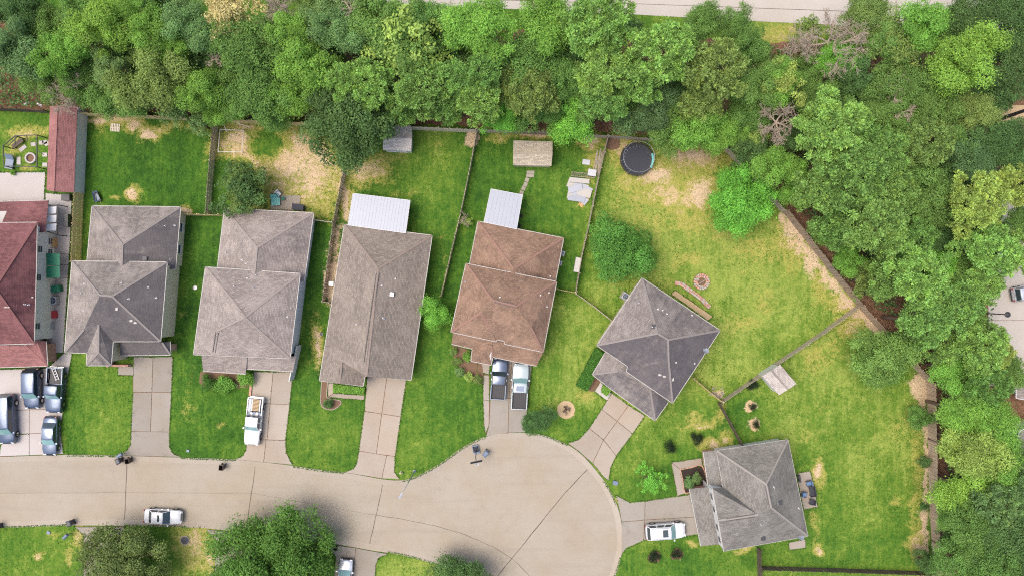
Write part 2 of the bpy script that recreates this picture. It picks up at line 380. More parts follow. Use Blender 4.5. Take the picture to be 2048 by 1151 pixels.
WALKS = {
 'w1': [[(237,731),(268,732),(268,750),(237,749)]],
 'w3': [[(657,764),(669,765),(668,785),(656,793)],[(668,785),(729,789),(729,799),(656,793)]],
 'w4': [[(957,722),(980,728),(978,748),(953,742)],[(966,749),(978,749),(979,800),(966,798)],[(966,798),(979,800),(978,850),(971,866),(968,850)]],
 'w5': [[(1188,781),(1200,762),(1223,785),(1214,800)]],
 'w6': [[(1342,923),(1402,914),(1405,930),(1360,937)],[(1342,923),(1360,937),(1370,985),(1354,990)],[(1403,914),(1412,913),(1420,965),(1414,968)]],
 'p0': [[(-60,346),(92,344),(90,402),(-60,404)],[(92,386),(146,390),(139,530),(92,530)],[(92,530),(139,530),(128,705),(92,705)]],
 'p2': [[(543,390),(602,391),(600,421),(541,420)]],
 'p5': [[(1349,579),(1342,588),(1416,641),(1425,632)]],
 'p6': [[(1592,945),(1620,940),(1635,1012),(1606,1018)],[(1576,1083),(1610,1076),(1611,1094),(1578,1098)]],
}
# blobs: x, y, rx, ry, value, soft
TONE = [ # 0 deep green .. 1 lime/yellow
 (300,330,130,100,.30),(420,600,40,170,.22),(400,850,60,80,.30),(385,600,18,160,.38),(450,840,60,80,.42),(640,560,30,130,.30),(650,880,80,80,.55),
 (195,820,75,90,.62),(150,820,22,90,.42),(880,820,90,130,.48),(830,830,25,110,.66),(930,820,40,80,.40),(850,400,90,130,.55),(860,300,60,50,.72),(900,540,40,80,.28),
 (990,400,70,130,.38),(1120,420,70,100,.50),(1140,700,60,110,.92),(1105,740,25,90,.62),(1180,600,40,40,.88),(1190,740,25,60,.85),(1130,560,40,40,.35),
 (1260,430,90,120,.86),(1500,560,220,160,.90),(1330,640,120,80,.72),(1420,740,80,60,.86),(1560,620,90,70,.72),(1250,600,60,40,.6),
 (1340,850,70,40,.82),(1300,800,60,40,.9),(1330,920,80,60,.32),(1390,830,60,50,.35),(1290,900,50,40,.75),(1240,930,40,30,.85),(1370,1120,140,30,.38),(1360,1085,110,10,.6),
 (1620,800,100,90,.80),(1760,900,110,110,.80),(1720,980,40,110,.92),(1660,980,60,120,.48),(1780,980,60,60,.42),(1700,1090,150,35,.40),(1650,850,60,60,.62),(1540,720,60,60,.72),(1500,800,40,50,.35),(1800,740,60,60,.62),
 (60,1100,110,70,.62),(100,1130,50,40,.55),(820,1135,70,25,1.),(390,1100,50,60,.7),(1540,70,90,30,.8),(870,30,60,30,.5),(50,240,50,20,.35),(50,290,60,50,.6),(25,232,12,16,.62),(1690,1145,170,8,.6)]
DRY = [
 (560,310,110,70,1.),(620,370,70,60,.9),(500,420,60,20,.6),(1320,370,110,70,.66),(1350,440,120,60,.45),(1480,560,140,80,.2),(1740,860,120,130,.30),(1600,830,90,90,.32),(1790,1000,70,110,.32),(1660,1000,60,110,.2),(1230,400,50,80,.28),(1660,690,70,50,.45),
 (600,300,60,50,1.),(480,290,60,50,.95),(640,350,60,60,.95),(560,370,60,50,.75),(520,250,100,14,.9),(650,410,40,40,.62),(610,410,30,30,.55),
 (735,345,50,35,.85),(780,315,40,18,.6),(690,390,20,60,.9),(870,280,30,30,.35),(800,390,60,25,.4),
 (1000,270,40,14,.6),(1070,268,50,14,1.),(1185,280,30,18,.85),(1180,330,18,45,.6),(1165,385,26,36,.5),(1130,345,40,14,.3),
 (1250,300,50,40,.75),(1310,345,60,40,.95),(1390,310,70,40,.95),(1330,390,90,35,.75),(1400,385,40,45,.9),(1380,440,80,40,.6),(1520,500,90,50,.55),(1590,480,45,60,.8),(1640,560,25,70,.6),(1370,520,50,30,.55),(1480,650,70,35,.5),(1530,600,50,40,.45),(1340,570,40,30,.4),(1250,630,30,25,.55),
 (1440,460,60,30,.5),(1690,605,40,30,.85),(1700,650,50,35,.75),(1625,720,40,40,.6),(1650,800,60,70,.35),(1620,870,60,50,.4),(1800,860,50,60,.4),(1830,910,18,90,.65),(1835,1010,18,90,.6),(1640,945,14,35,.9),(1632,1040,10,60,.6),(1640,1095,12,16,.9),(1735,1060,20,40,.4),(1840,1090,22,40,.85),(1760,1090,40,16,.35),(1790,1000,30,16,.5),(1560,690,40,30,.3),
 (1400,845,50,14,.7),(1385,835,20,14,.6),(1420,890,30,22,.75),(1455,875,18,22,.7),(1350,820,30,12,.35),(1440,820,14,30,.7),(1270,855,40,16,.3),(1385,1080,22,10,.6),(1490,1100,16,14,.6),
 (395,1090,45,60,.9),(420,1120,25,40,.85),(155,1075,14,28,.8),(140,1110,12,30,.7),(75,1105,9,9,.9),(100,1065,20,10,.4),(635,690,14,55,.8),(620,700,8,60,.5),(378,760,24,110,.35),(370,620,18,130,.35),(440,852,14,8,.6),(545,1100,160,60,.5),
 (230,243,60,12,.95),(300,255,120,14,.75),(390,260,30,18,.5),(295,270,24,16,1.),(268,388,16,22,1.),(232,400,14,8,.6),(372,425,14,12,.9),
 (1132,818,30,26,.5),(1165,640,40,40,.25),(1170,790,24,16,.5),(945,755,20,20,.3),(888,520,6,40,.5),(880,470,40,4,.4),(450,755,30,12,.5),
 (1540,72,110,26,.6),(1590,60,60,16,.7),(2015,225,60,22,1.),(60,265,70,14,.6),(60,335,60,10,.5),(20,300,30,30,.5),(1250,1085,18,10,.4),(1240,1000,8,12,.7)]
DIRT = [(575,300,80,45,.55),(625,350,55,60,.6),(480,265,60,25,.5),(560,345,70,30,.5),(1847,840,10,60,.7),(1850,930,9,60,.7),(1853,1040,10,70,.75),(1600,490,14,40,.7),(1650,555,12,30,.7),(295,270,18,12,1.),(268,388,10,15,1.),(205,243,30,8,.8),(262,252,16,9,.8),(600,330,60,45,.65),(480,275,40,22,.7),(640,310,30,40,.7),(690,400,10,70,.8),(945,272,14,18,1.),(1070,268,36,10,1.),(1187,280,22,9,.7),(1310,350,42,24,.75),(1385,305,36,16,.8),(1405,385,18,30,.85),(1285,395,26,14,.5),(1580,450,18,34,.85),(1625,520,16,40,.9),(1668,570,12,26,.8),(1690,606,14,8,.8),(1722,626,26,14,1.),(1770,672,14,20,.8),(1840,768,18,30,1.),(1848,870,8,40,.6),(1852,960,6,80,.6),(1640,943,6,20,.9),(1640,1098,6,10,.8),(1845,1100,12,18,.7),(635,695,6,45,.8),(1405,848,20,4,.7),(1420,893,14,16,.7),(1450,880,10,14,.6),(420,1125,20,36,.5),(380,1070,24,14,.5),(663,560,14,70,.85),(672,480,10,70,.7),(372,424,12,7,1.),(1132,818,18,18,.9),(1500,812,14,11,.8),(1509,848,14,14,.8),(1504,772,16,12,.5),(1340,893,14,12,.4),(1308,1112,14,14,.6),(1353,1107,12,12,.6),(1436,783,18,12,.8),(1271,321,38,38,.5),(2020,225,50,16,.9),(40,190,90,22,.4),(1245,590,16,22,.5),(1258,628,14,16,.6),(432,415,10,10,.4),(540,440,40,6,.5)]
def ellipse(X, Y, b, soft=.45):
    d = np.sqrt(((X-b[0])/b[2])**2+((Y-b[1])/b[3])**2)
    return np.clip((1+soft-d)/(2*soft), 0, 1)
def build_ground():
    fx = np.arange(-72, 72.01, .2); fy = np.arange(-42, 42.01, .2)
    ext = np.array([90, 130, 250, 700.])
    xs = np.concatenate([-ext[::-1], fx, ext]); ys = np.concatenate([-ext[::-1], fy, ext])
    X, Y = np.meshgrid(xs, ys); nx, ny = len(xs), len(ys)
    px = X*S+1024; py = 575.5-Y*S
    n1 = fbm(px, py, 60, 1); n2 = fbm(px, py, 26, 21); n3 = fbm(px, py, 110, 31)
    wx = px+(fbm(px, py, 40, 41)-.5)*34; wy = py+(fbm(px, py, 40, 51)-.5)*34
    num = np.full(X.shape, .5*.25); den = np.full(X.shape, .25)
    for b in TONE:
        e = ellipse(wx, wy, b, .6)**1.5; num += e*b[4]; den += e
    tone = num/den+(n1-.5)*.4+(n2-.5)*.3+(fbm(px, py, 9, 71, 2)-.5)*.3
    tone = tone+.09*np.clip((px-1150)/120, 0, 1)       # the yards on the right are a drier, yellower grass
    dry = np.zeros(X.shape)
    for b in DRY: dry = np.maximum(dry, ellipse(wx, wy, b, .85)*b[4])
    dry = dry*(.72+.56*fbm(px, py, 22, 81))+np.clip(n1-.62, 0, 1)*.8
    dirt = np.zeros(X.shape)
    for b in DIRT: dirt = np.maximum(dirt, ellipse(px+(wx-px)*.8, py+(wy-py)*.8, b, .8)*b[4])
    for c, q, rx, ry in ((dry, .95, 38, 26), (dry, .55, 30, 12)): pass
    for ln, wd_, am_ in (([(1562,432),(1640,532),(1702,614)], 11, .68), ([(1720,624),(1760,668)], 14, .8), ([(1838,760),(1847,800)], 16, .9), ([(1849,800),(1852,980),(1858,1130)], 8, .68)):
        dirt = np.maximum(dirt, np.clip(1.35-polydist(px+(wx-px)*.6, py+(wy-py)*.6, ln)/wd_, 0, 1)*am_)
    g = np.maximum(ellipse(wx+(n2-.5)*40, wy+(n1-.5)*30, (535, 285, 30, 24), .8)*.85, ellipse(wx, wy, (470, 345, 40, 25), .6)*.8)
    dry = dry*(1-g); dirt = dirt*(1-g)
    fo = inpoly(wx*.3+px*.7, wy*.3+py*.7, FOREST).astype(float)
    vg = inpoly(px, py+(n2-.5)*20, [(p[0], p[1]+42) for p in HIGHWAY]).astype(float)
    fo = fo*(1-vg)
    for k in list(DRV)+list(WALKS):
        for q in (DRV.get(k) or WALKS.get(k)):
            fo = np.maximum(fo, inpoly(px, py, q)*.9)
    rp = [(p[0], p[1]) for p in ROADPX]
    ins = inpoly(px, py, rp); dist = polydist(px, py, rp, True)
    zz = np.where(ins, -.08, np.where(dist < 9., .045, .1+(n2-.5)*.05))
    far = (np.abs(X) > 74) | (np.abs(Y) > 44); zz = np.where(far, .05, zz)
    V = np.stack([X, Y, zz], -1).reshape(-1, 3).astype(np.float32)
    i = (np.arange(ny-1)[:, None]*nx+np.arange(nx-1)[None]).reshape(-1)
    F = np.stack([i, i+1, i+nx+1, i+nx], -1).astype(np.int32)
    me = mesh_np('ground', V, F)
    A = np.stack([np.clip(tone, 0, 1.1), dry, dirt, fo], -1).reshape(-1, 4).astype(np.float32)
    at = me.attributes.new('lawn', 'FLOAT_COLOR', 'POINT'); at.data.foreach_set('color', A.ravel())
    me.polygons.foreach_set('use_smooth', np.ones(len(F), bool))
    m, nt, b = newmat('lawn_and_soil', 1., .0); p = pos(nt)
    a = nd(nt, 'ShaderNodeAttribute'); a.attribute_name = 'lawn'; s = nd(nt, 'ShaderNodeSeparateColor'); nt.links.new(a.outputs['Color'], s.inputs[0])
    f1 = noise(nt, p, 7., 4, .75); f2 = noise(nt, p, 1.6, 4, .7); f3 = noise(nt, p, 5.2, 3, .8); f4 = noise(nt, p, .5, 3, .6)
    jit = mathn(nt, 'ADD', mathn(nt, 'MULTIPLY', mathn(nt, 'SUBTRACT', f1, .5), .55), mathn(nt, 'MULTIPLY', mathn(nt, 'SUBTRACT', f2, .5), .6))
    f5 = noise(nt, pos(nt, 2.4, .22, 1), 1., 3, .6); f6 = noise(nt, p, 3.2, 4, .8)
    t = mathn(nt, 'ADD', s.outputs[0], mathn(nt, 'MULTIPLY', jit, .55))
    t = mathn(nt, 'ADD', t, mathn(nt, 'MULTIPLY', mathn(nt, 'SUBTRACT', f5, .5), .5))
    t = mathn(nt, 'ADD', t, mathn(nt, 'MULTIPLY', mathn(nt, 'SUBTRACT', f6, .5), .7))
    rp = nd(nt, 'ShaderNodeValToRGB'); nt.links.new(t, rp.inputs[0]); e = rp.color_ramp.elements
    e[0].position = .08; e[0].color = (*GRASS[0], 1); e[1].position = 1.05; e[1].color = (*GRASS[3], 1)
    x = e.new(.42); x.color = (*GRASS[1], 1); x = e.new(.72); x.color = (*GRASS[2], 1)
    dj = mathn(nt, 'ADD', s.outputs[1], mathn(nt, 'MULTIPLY', jit, mathn(nt, 'ADD', .35, mathn(nt, 'MULTIPLY', s.outputs[1], 2.0))))
    c = mixc(nt, mapr(nt, dj, .34, .6, 0, .8), rp.outputs[0], mixc(nt, f1, (.20, .205, .035), (.38, .34, .10)))
    c = mixc(nt, mapr(nt, dj, .62, .9, 0, .9), c, mixc(nt, f1, (.36, .26, .14), (.54, .41, .25)))
    tj = mathn(nt, 'ADD', s.outputs[2], mathn(nt, 'MULTIPLY', jit, 1.5))
    c = mixc(nt, mapr(nt, tj, .42, .68, 0, .95), c, mixc(nt, f4, (.40, .285, .17), (.53, .42, .29)))
    lit = mixc(nt, mapr(nt, f2, .35, .65), (.10, .045, .028), (.22, .12, .075))
    lit = mixc(nt, .5, lit, mixc(nt, f3, (.04, .025, .015), (.3, .19, .12)))
    c = mixc(nt, mapr(nt, mathn(nt, 'ADD', a.outputs['Alpha'], mathn(nt, 'MULTIPLY', jit, .5)), .4, .6), c, lit)
    c = mixc(nt, .6, c, mixc(nt, 1., c, mixc(nt, f3, (.05, .05, .05), (1.95, 1.95, 1.95)), 'MULTIPLY'))
    nt.links.new(c, b.inputs['Base Color'])
    bump(nt, mathn(nt, 'ADD', mathn(nt, 'MULTIPLY', f1, .6), mathn(nt, 'MULTIPLY', f3, .5)), b, .8, .09)
    me.materials.append(m)
    o = obj('ground', me); tag(o, kind='structure')
FOL = 1.9
GRASS = [(.023, .064, .013), (.050, .120, .017), (.106, .176, .026), (.205, .258, .054)]
def mesh_np(name, V, F):
    me = bpy.data.meshes.new(name); k = F.shape[1]
    me.vertices.add(len(V)); me.vertices.foreach_set('co', np.ascontiguousarray(V, np.float32).ravel())
    me.loops.add(F.size); me.loops.foreach_set('vertex_index', np.ascontiguousarray(F, np.int32).ravel())
    me.polygons.add(len(F)); me.polygons.foreach_set('loop_start', np.arange(0, F.size, k, dtype=np.int32))
    me.update(calc_edges=True); me.validate(); return me
build_ground()
# ------------------------------------------------------------------ street
def flat(name, poly, z, mat, parent=None, thick=.0):
    p = ccw([G(*q) for q in poly])
    if thick: return MB().prism(p, z-thick, z).build(name, mat, parent)
    return mk(name, [(x, y, z) for x, y in p], [tuple(range(len(p)))], mat, parent)
def strip(name, pts, wd, z, mat, parent=None, world=False):
    q = [Vector(p if world else G(*p)) for p in pts]; V = []; F = []
    for i, p in enumerate(q):
        t = (q[min(i+1, len(q)-1)]-q[max(i-1, 0)]).normalized(); n = Vector((-t.y, t.x))
        ww = wd*(.7+.6*random.random())
        V += [(*(p+n*ww/2), z), (*(p-n*ww/2), z)]
        if i: F.append((2*i-2, 2*i-1, 2*i+1, 2*i))
    return mk(name, V, F, mat, parent)
def subdiv(pts, step=14):
    out = []
    for a, b in zip(pts[:-1], pts[1:]):
        n = max(1, int(math.hypot(b[0]-a[0], b[1]-a[1])/step))
        for i in range(n): out.append((a[0]+(b[0]-a[0])*i/n+random.uniform(-.5, .5), a[1]+(b[1]-a[1])*i/n+random.uniform(-.5, .5)))
    return out+[pts[-1]]
def clip(poly, a, b_):
    """the part of a polygon on the left of the line a-b"""
    f = lambda p: (b_[0]-a[0])*(p[1]-a[1])-(b_[1]-a[1])*(p[0]-a[0]); out = []
    for i in range(len(poly)):
        p, q = poly[i-1], poly[i]; fp, fq = f(p), f(q)
        if (fp >= 0) != (fq >= 0): t = fp/(fp-fq); out.append((p[0]+(q[0]-p[0])*t, p[1]+(q[1]-p[1])*t))
        if fq >= 0: out.append(q)
    return out
street = tag(empty('street', (0, 0, 0)), kind='structure')
CUTS = [((254,900),(249,1060)), ((511,900),(492,1070)), ((777,900),(736,1110)), ((1190,920),(950,1208))]
rest = ROADPX
for k_, (a_, b__) in enumerate(CUTS):
    left = clip(rest, a_, b__); rest = clip(rest, b__, a_)
    if sum(p[0] for p in left)/len(left) > sum(p[0] for p in rest)/len(rest): left, rest = rest, left
    if k_ < 3:
        for q in (clip(left, (-400,985), (1400,985)), clip(left, (1400,985), (-400,985))): flat('slab', q, 0., MT['road'], street)
    else: flat('slab', left, 0., MT['road'], street)
flat('slab', rest, 0., MT['road'], street)
for ln, wd in (([(254,918),(252,985),(249,1046)], .09), ([(511,926),(506,968),(499,1010),(492,1060)], .08), ([(775,912),(762,985),(745,1060),(738,1093)], .09),
           ([(1184,927),(1130,985),(1070,1058),(994,1153),(970,1182)], .10), ([(744,1028),(800,1036),(870,1050),(930,1068),(985,1092),(1026,1117),(1062,1153)], .05), ([(0,985),(250,984),(505,985),(744,1028)], .025)):
    strip('joint_seal', subdiv(ln), wd, .004, MT['tar'], street)
def kerb(name, pts):
    q = [Vector(G(*p)) for p in pts]; sgn = 1 if name == 'kerb' else -1
    prof = [(-.62, .003), (-.6, .012), (-.24, .02), (-.12, .075), (0, .108), (.12, .112), (.14, .02)]
    V = []; F = []; n = len(prof)
    for i, p in enumerate(q):
        t = (q[min(i+1, len(q)-1)]-q[max(i-1, 0)]).normalized(); nn = Vector((-t.y, t.x))*sgn
        V += [(*(p+nn*a), z) for a, z in prof]
    for i in range(len(q)-1):
        for k in range(n-1):
            f = (i*n+k, (i+1)*n+k, (i+1)*n+k+1, i*n+k+1); F.append(f[::-1] if sgn > 0 else f)
    o = mk('kerb', V, F, MT['kerb'], street, 50); return o
kerb('kerb', RT); kerb('kerb2', RB)
hw = tag(flat('highway', HIGHWAY, .13, MT['road2']), kind='structure')
for x in (640, 900, 1190, 1484, 1790): strip('joint_seal', [(x, -60), (x+2, 8+(x-835)*.045)], .07, .135, MT['tar'], hw)
strip('joint_seal', [(800,-4),(1250,8),(1700,24)], .06, .135, MT['tar'], hw)
lot = tag(empty('parking_lot', (*G(2060, 600), 0)), kind='structure')
for q in ([(1975,395),(2140,385),(2140,520),(1975,520)],[(1975,520),(2140,520),(2140,640),(1975,640)],[(1975,640),(2140,640),(2140,770),(1975,770)]):
    p = inset(ccw([G(*r) for r in q]), .03); MB().prism([(a-lot.location.x, b-lot.location.y) for a, b in p], .08, .14).build('slab', MT['road2'], lot)
lane = tag(flat('dirt_lane', [(1975,215),(2140,205),(2140,236),(1975,246)], .13, MT['straw']), kind='structure')
def slabs(name, polys, mat, z=.145, gap=.035, th=.08):
    c = G(*polys[0][0]); e = tag(empty(name, (*c, 0)), kind='structure')
    for q in polys:
        p = inset(ccw([G(*r) for r in q]), gap)
        dz = random.uniform(-.004, .004)
        MB().prism([(a[0]-c[0], a[1]-c[1]) for a in p], z-th, z+dz).build('slab', mat, e)
    return e
for k, m in (('d0','drive_pale'),('d1','drive_grey'),('d2','drive_pink'),('d3','drive_pink'),('d4','drive_grey'),('d5','drive_pink'),('d6','drive_grey'),('d7','drive_grey'),('d8','drive_grey'),('d9','drive_grey')):
    slabs('driveway', DRV[k], MT[m])
for k, m, nm in (('w1','drive_grey','front_walk'),('w3','drive_pink','front_walk'),('w4','walk','front_walk'),('w5','drive_pale','front_walk'),('w6','walk','front_walk'),('p0','drive_pale','patio'),('p2','walk','patio'),('p5','straw','patio'),('p6','walk','patio')):
    slabs(nm, WALKS[k], MT[m], .15)
# beds
def bed(name, poly, mat, label, edge=None, z=.16):
    p = ccw([G(*q) for q in catmull(poly+[poly[0]], 3)[:-1]]); c = p[0]
    e = empty(name, (*c, 0)); tag(e, label, 'flower bed')
    q = [(a[0]-c[0], a[1]-c[1]) for a in p]
    MB().prism(q, .05, z).build('soil', MT[mat], e)
    if edge:
        mb = MB(); n = len(q); o = inset(q, -.1)
        V = [(*a, .05) for a in o]+[(*a, z+.05) for a in o]+[(*a, z+.05) for a in q]+[(*a, .05) for a in q]
        F = []
        for i in range(n):
            j = (i+1) % n
            F += [(i, j, n+j, n+i), (n+i, n+j, 2*n+j, 2*n+i), (2*n+i, 2*n+j, 3*n+j, 3*n+i)]
        mb.add(V, F).build('edging', MT[edge], e)
    return e
bed('flower_bed', [(645,762),(655,764),(654,794),(680,800),(680,808),(666,817),(650,814),(643,803)], 'soil', 'edged flower bed curling round the tan roofed house corner', 'walk')
bed('mulch_bed', [(1361,938),(1382,934),(1403,931),(1412,968),(1390,972),(1371,984),(1366,960)], 'mulch', 'square black mulch bed inside the walkway of the pale grey house', 'pinkbrick')
bed('tree_ring', [(1132+18*math.cos(a*.628), 818+18*math.sin(a*.628)) for a in range(10)], 'straw', 'round straw coloured tree ring on the lawn by the angled driveway')
bed('hedge_bed', [(1172,778),(1190,750),(1201,760),(1188,781)], 'soil', 'narrow brown bed between the dark hedge and the front walk')
for i, (x, y) in enumerate(((1308,1112),(1353,1107),(1500,812),(1509,848))):
    bed('shrub_ring', [(x+(11+3*math.sin(a*2.1+i))*math.cos(a*.785), y+(11+3*math.sin(a*2.1+i))*math.sin(a*.785)) for a in range(8)], 'straw' if i > 1 else 'soil', ['soil ring nearer the cul-de-sac, below the white wagon','soil ring nearer the pale grey house, below the white wagon','pale soil ring on the lawn, middle of the three below the small shed','pale soil ring on the lawn, lowest of the three below the small shed'][i])
bed('shrub_bed', [(905,690),(940,700),(962,720),(966,765),(945,760),(920,735),(908,715)], 'soil', 'curving planted bed beside the brown roofed house front')
bed('shrub_border', [(402,742),(492,748),(500,770),(470,775),(405,772)], 'soil', 'shady planted strip under the front eave of the taupe roofed house')
bed('gravel_patch', [(1212,272),(1236,272),(1238,296),(1214,298)], 'soil', 'dark bare patch in the corner above the trampoline')
# ------------------------------------------------------------------ fences
def fence(label, pts, mat, h=1.85, step=.155, side=1, lean=.0, gone=0):
    """pickets stand on the base line pts; rails and posts on the side away from the middle of the picture"""
    w_ = [Vector(G(*p)) for p in pts]
    root = empty('wooden_fence', (*w_[0], 0)); tag(root, label, 'fence', 'wooden fences')
    rel = [p-w_[0] for p in w_]
    key = ('picket', h); pm = PICK.get(key)
    if pm is None:
        V, F = boxvf(-.066, .066, -.011, .011, .06, h)
        V[4] = (-.045, -.011, h); V[5] = (.045, -.011, h); V[6] = (.045, .011, h); V[7] = (-.045, .011, h)
        V += [(-.066, -.011, h-.04), (.066, -.011, h-.04), (.066, .011, h-.04), (-.066, .011, h-.04)]
        F = [(0,3,2,1),(4,5,6,7),(0,1,9,8),(8,9,5,4),(1,2,10,9),(9,10,6,5),(2,3,11,10),(10,11,7,6),(3,0,8,11),(11,8,4,7)]
        pm = bpy.data.meshes.new('picket'); pm.from_pydata(V, [], F); PICK[key] = pm
    pmm = PICK.get((key, mat))
    if pmm is None:
        pmm = pm.copy(); pmm.materials.append(MT[mat]); PICK[(key, mat)] = pmm
    for a, b, w0 in zip(rel[:-1], rel[1:], w_[:-1]):
        L = (b-a).length; t = (b-a)/L; n = Vector((-t.y, t.x))
        mid = w_[0]+(a+b)/2
        if n.dot(mid) < 0: n = -n           # away from the middle
        ang = math.atan2(t.y, t.x)
        k = max(2, int(L/step))
        for i in range(k):
            p = a+t*(L*(i+.5)/k)
            o = bpy.data.objects.new('picket', pmm); col.objects.link(o); o.parent = root
            o.location = (p.x, p.y, random.uniform(-.03, .02)); o.rotation_euler = (random.gauss(lean, .012), random.gauss(0, .008), ang+random.gauss(0, .02))
        for z in (.35, h*.55, h-.3):
            MB().bar((*(a+n*.032), z), (*(b+n*.032), z), .038, .085).build('rail', MT[mat], root)
        m = max(1, round(L/2.4))
        for i in range(m+1):
            p = a+t*(L*i/m)+n*.10
            MB().box(-.045, .045, -.045, .045, 0, h-.05).build('post', MT[mat], root, loc=(p.x, p.y, 0), rot=(0, 0, ang))
    return root
PICK = {}
fence('tall golden striped fence between the red roofed house and the dark grey one', [(174,229),(169,375),(163,524)], 'wood_gold', 2.35, .16)
fence('golden back fence under the trees along the leftmost lawn', [(176,233),(300,238),(435,244)], 'wood_gold', 2.1)
fence('weathered fence between the green yard and the bare sandy yard', [(438,241),(426,367),(422,428)], 'wood_grey')
fence('golden back fence at the top of the bare sandy yard', [(440,245),(612,252),(700,255)], 'wood_gold', 2.1)
fence('short golden fence joining the dark grey and the taupe roofed houses', [(364,431),(447,432)], 'wood_gold')
fence('pale back fence behind the yard with the white patio cover', [(775,258),(843,261),(953,266)], 'wood_pale', 2.1)
fence('grey back fence behind the cream garden shed', [(957,265),(1090,270),(1212,277)], 'wood_grey')
fence('grey back fence behind the trampoline', [(1214,277),(1290,282),(1440,292),(1562,424)], 'wood_grey')
fence('thin grey fence along the left of the cream shed yard', [(956,263),(940,345),(923,428),(903,510),(884,592)], 'wood_grey', 1.7)
fence('thin weathered fence between the sandy yard and the tan roofed house', [(692,345),(672,446),(651,602),(664,604)], 'wood_grey', 1.75)
fence('short pale fence joining the taupe roofed house to the side fence', [(627,441),(670,447)], 'wood_pale')
fence('grey fence between the cream shed yard and the trampoline yard', [(1213,278),(1192,370),(1174,459),(1162,510),(1150,582)], 'wood_grey', 1.75)
fence('short new golden fence beside the brown roofed house', [(1112,578),(1148,585)], 'wood_gold')
fence('pale angled fence ending at the charcoal roofed corner house', [(1149,586),(1185,612),(1223,642)], 'wood_pale')
fence('patched grey and orange fence running diagonally beside the wood', [(1565,424),(1610,481),(1660,545),(1712,610)], 'wood_mix', 2.25)
fence('dark weathered fence behind the feathery green tree, along the wood', [(1714,612),(1780,684),(1852,763)], 'wood_brown', 2.15)
fence('long brown fence on the far right side of the biggest lawn', [(1853,764),(1857,983),(1866,1155)], 'wood_brown', 2.15)
fence('thin fence running from the diagonal fence down to the pebble corner', [(1711,611),(1640,664),(1540,731),(1439,801)], 'wood_grey', 1.7)
fence('new golden fence from the charcoal roofed house to the pebble corner', [(1382,754),(1410,777),(1438,800)], 'wood_gold')
fence('dark fence from the pebble corner down to the pale grey house', [(1434,804),(1458,847),(1481,890)], 'wood_dark')
fence('dark fence below the pale grey house, across the lawn', [(1513,1092),(1515,1160)], 'wood_dark')
fence('low dark fence along the bottom of the biggest lawn', [(1518,1130),(1690,1135),(1864,1141)], 'wood_dark', 1.6)
fence('dark brown back fence above the gazebo yard', [(-10,222),(50,224),(102,227)], 'wood_dark')
# ------------------------------------------------------------------ houses
def roofmesh(root, V, F, mat, caps=(), name='roof', eaves=(), capmat=None, gut=True, gmat='trim', stain_or_shade=None):
    """V: list of (px, py, z); F: faces; caps: ridge and hip index pairs; eaves: outline indices (closed)"""
    o0 = root.location
    W = [P(*v)-o0 for v in V]
    me = bpy.data.meshes.new(name); FF = []
    for f in F:
        n = Vector((0, 0, 0))
        for i in range(1, len(f)-1): n += (W[f[i]]-W[f[0]]).cross(W[f[i+1]]-W[f[0]])
        FF.append(tuple(f) if n.z > 0 else tuple(f[::-1]))
    me.from_pydata([tuple(p) for p in W], [], FF); me.materials.append(MT[mat])
    at = me.attributes.new('stain_shade', 'FLOAT', 'FACE'); at.data.foreach_set('value', (list(stain_or_shade)+[stain_or_shade[-1]]*len(FF))[:len(FF)] if stain_or_shade else [.05]*len(FF))  # painted shade per plane, heavier where the slope turns from the light, broken like stains
    uv = me.uv_layers.new(name='UVMap')
    for pl in me.polygons:
        n = pl.normal; u = Vector((0, 0, 1)).cross(n)
        u = u.normalized() if u.length > 1e-3 else Vector((1, 0, 0)); v = n.cross(u)
        for li in pl.loop_indices:
            c = Vector(me.vertices[me.loops[li].vertex_index].co); uv.data[li].uv = (c.dot(u), c.dot(v))
    r = obj(name, me, root)
    for a, b in caps:
        if (W[a]-W[b]).length > .3:
            MB().bar(W[a]+Vector((0, 0, .012)), W[b]+Vector((0, 0, .012)), .24, .03).build('ridge_cap', MT[capmat or mat+'_cap'], r)
    if eaves:
        pl = ccw([(W[i].x, W[i].y, W[i].z) for i in eaves])
        zlo = min(p[2] for p in pl)
        n = len(pl)
        mk('soffit', [(p[0], p[1], p[2]-.1) for p in pl], [tuple(range(n-1, -1, -1))], MT['trim'], r)
        if gut:
            for i in range(n):
                a = Vector(pl[i]); b = Vector(pl[(i+1) % n])
                if (a-b).length < .15 or (a.z+b.z)/2 > zlo+.22: continue
                t = (b-a).normalized(); s = Vector((t.y, -t.x, 0))*.035
                MB().bar(a+s+Vector((0, 0, -.055)), b+s+Vector((0, 0, -.055)), .07, .11).build('gutter', MT[gmat], r)
    return r
def walls(root, out, ze, mat, over=.4, z0=0., name='wall'):
    """prism below an eave outline given in pixels at height ze"""
    p = ccw([tuple((P(x, y, ze)-root.location)[:2]) for x, y in out]); q = inset(p, over)
    MB().prism(q, z0, ze-.06).build(name, MT[mat], root)
    return q
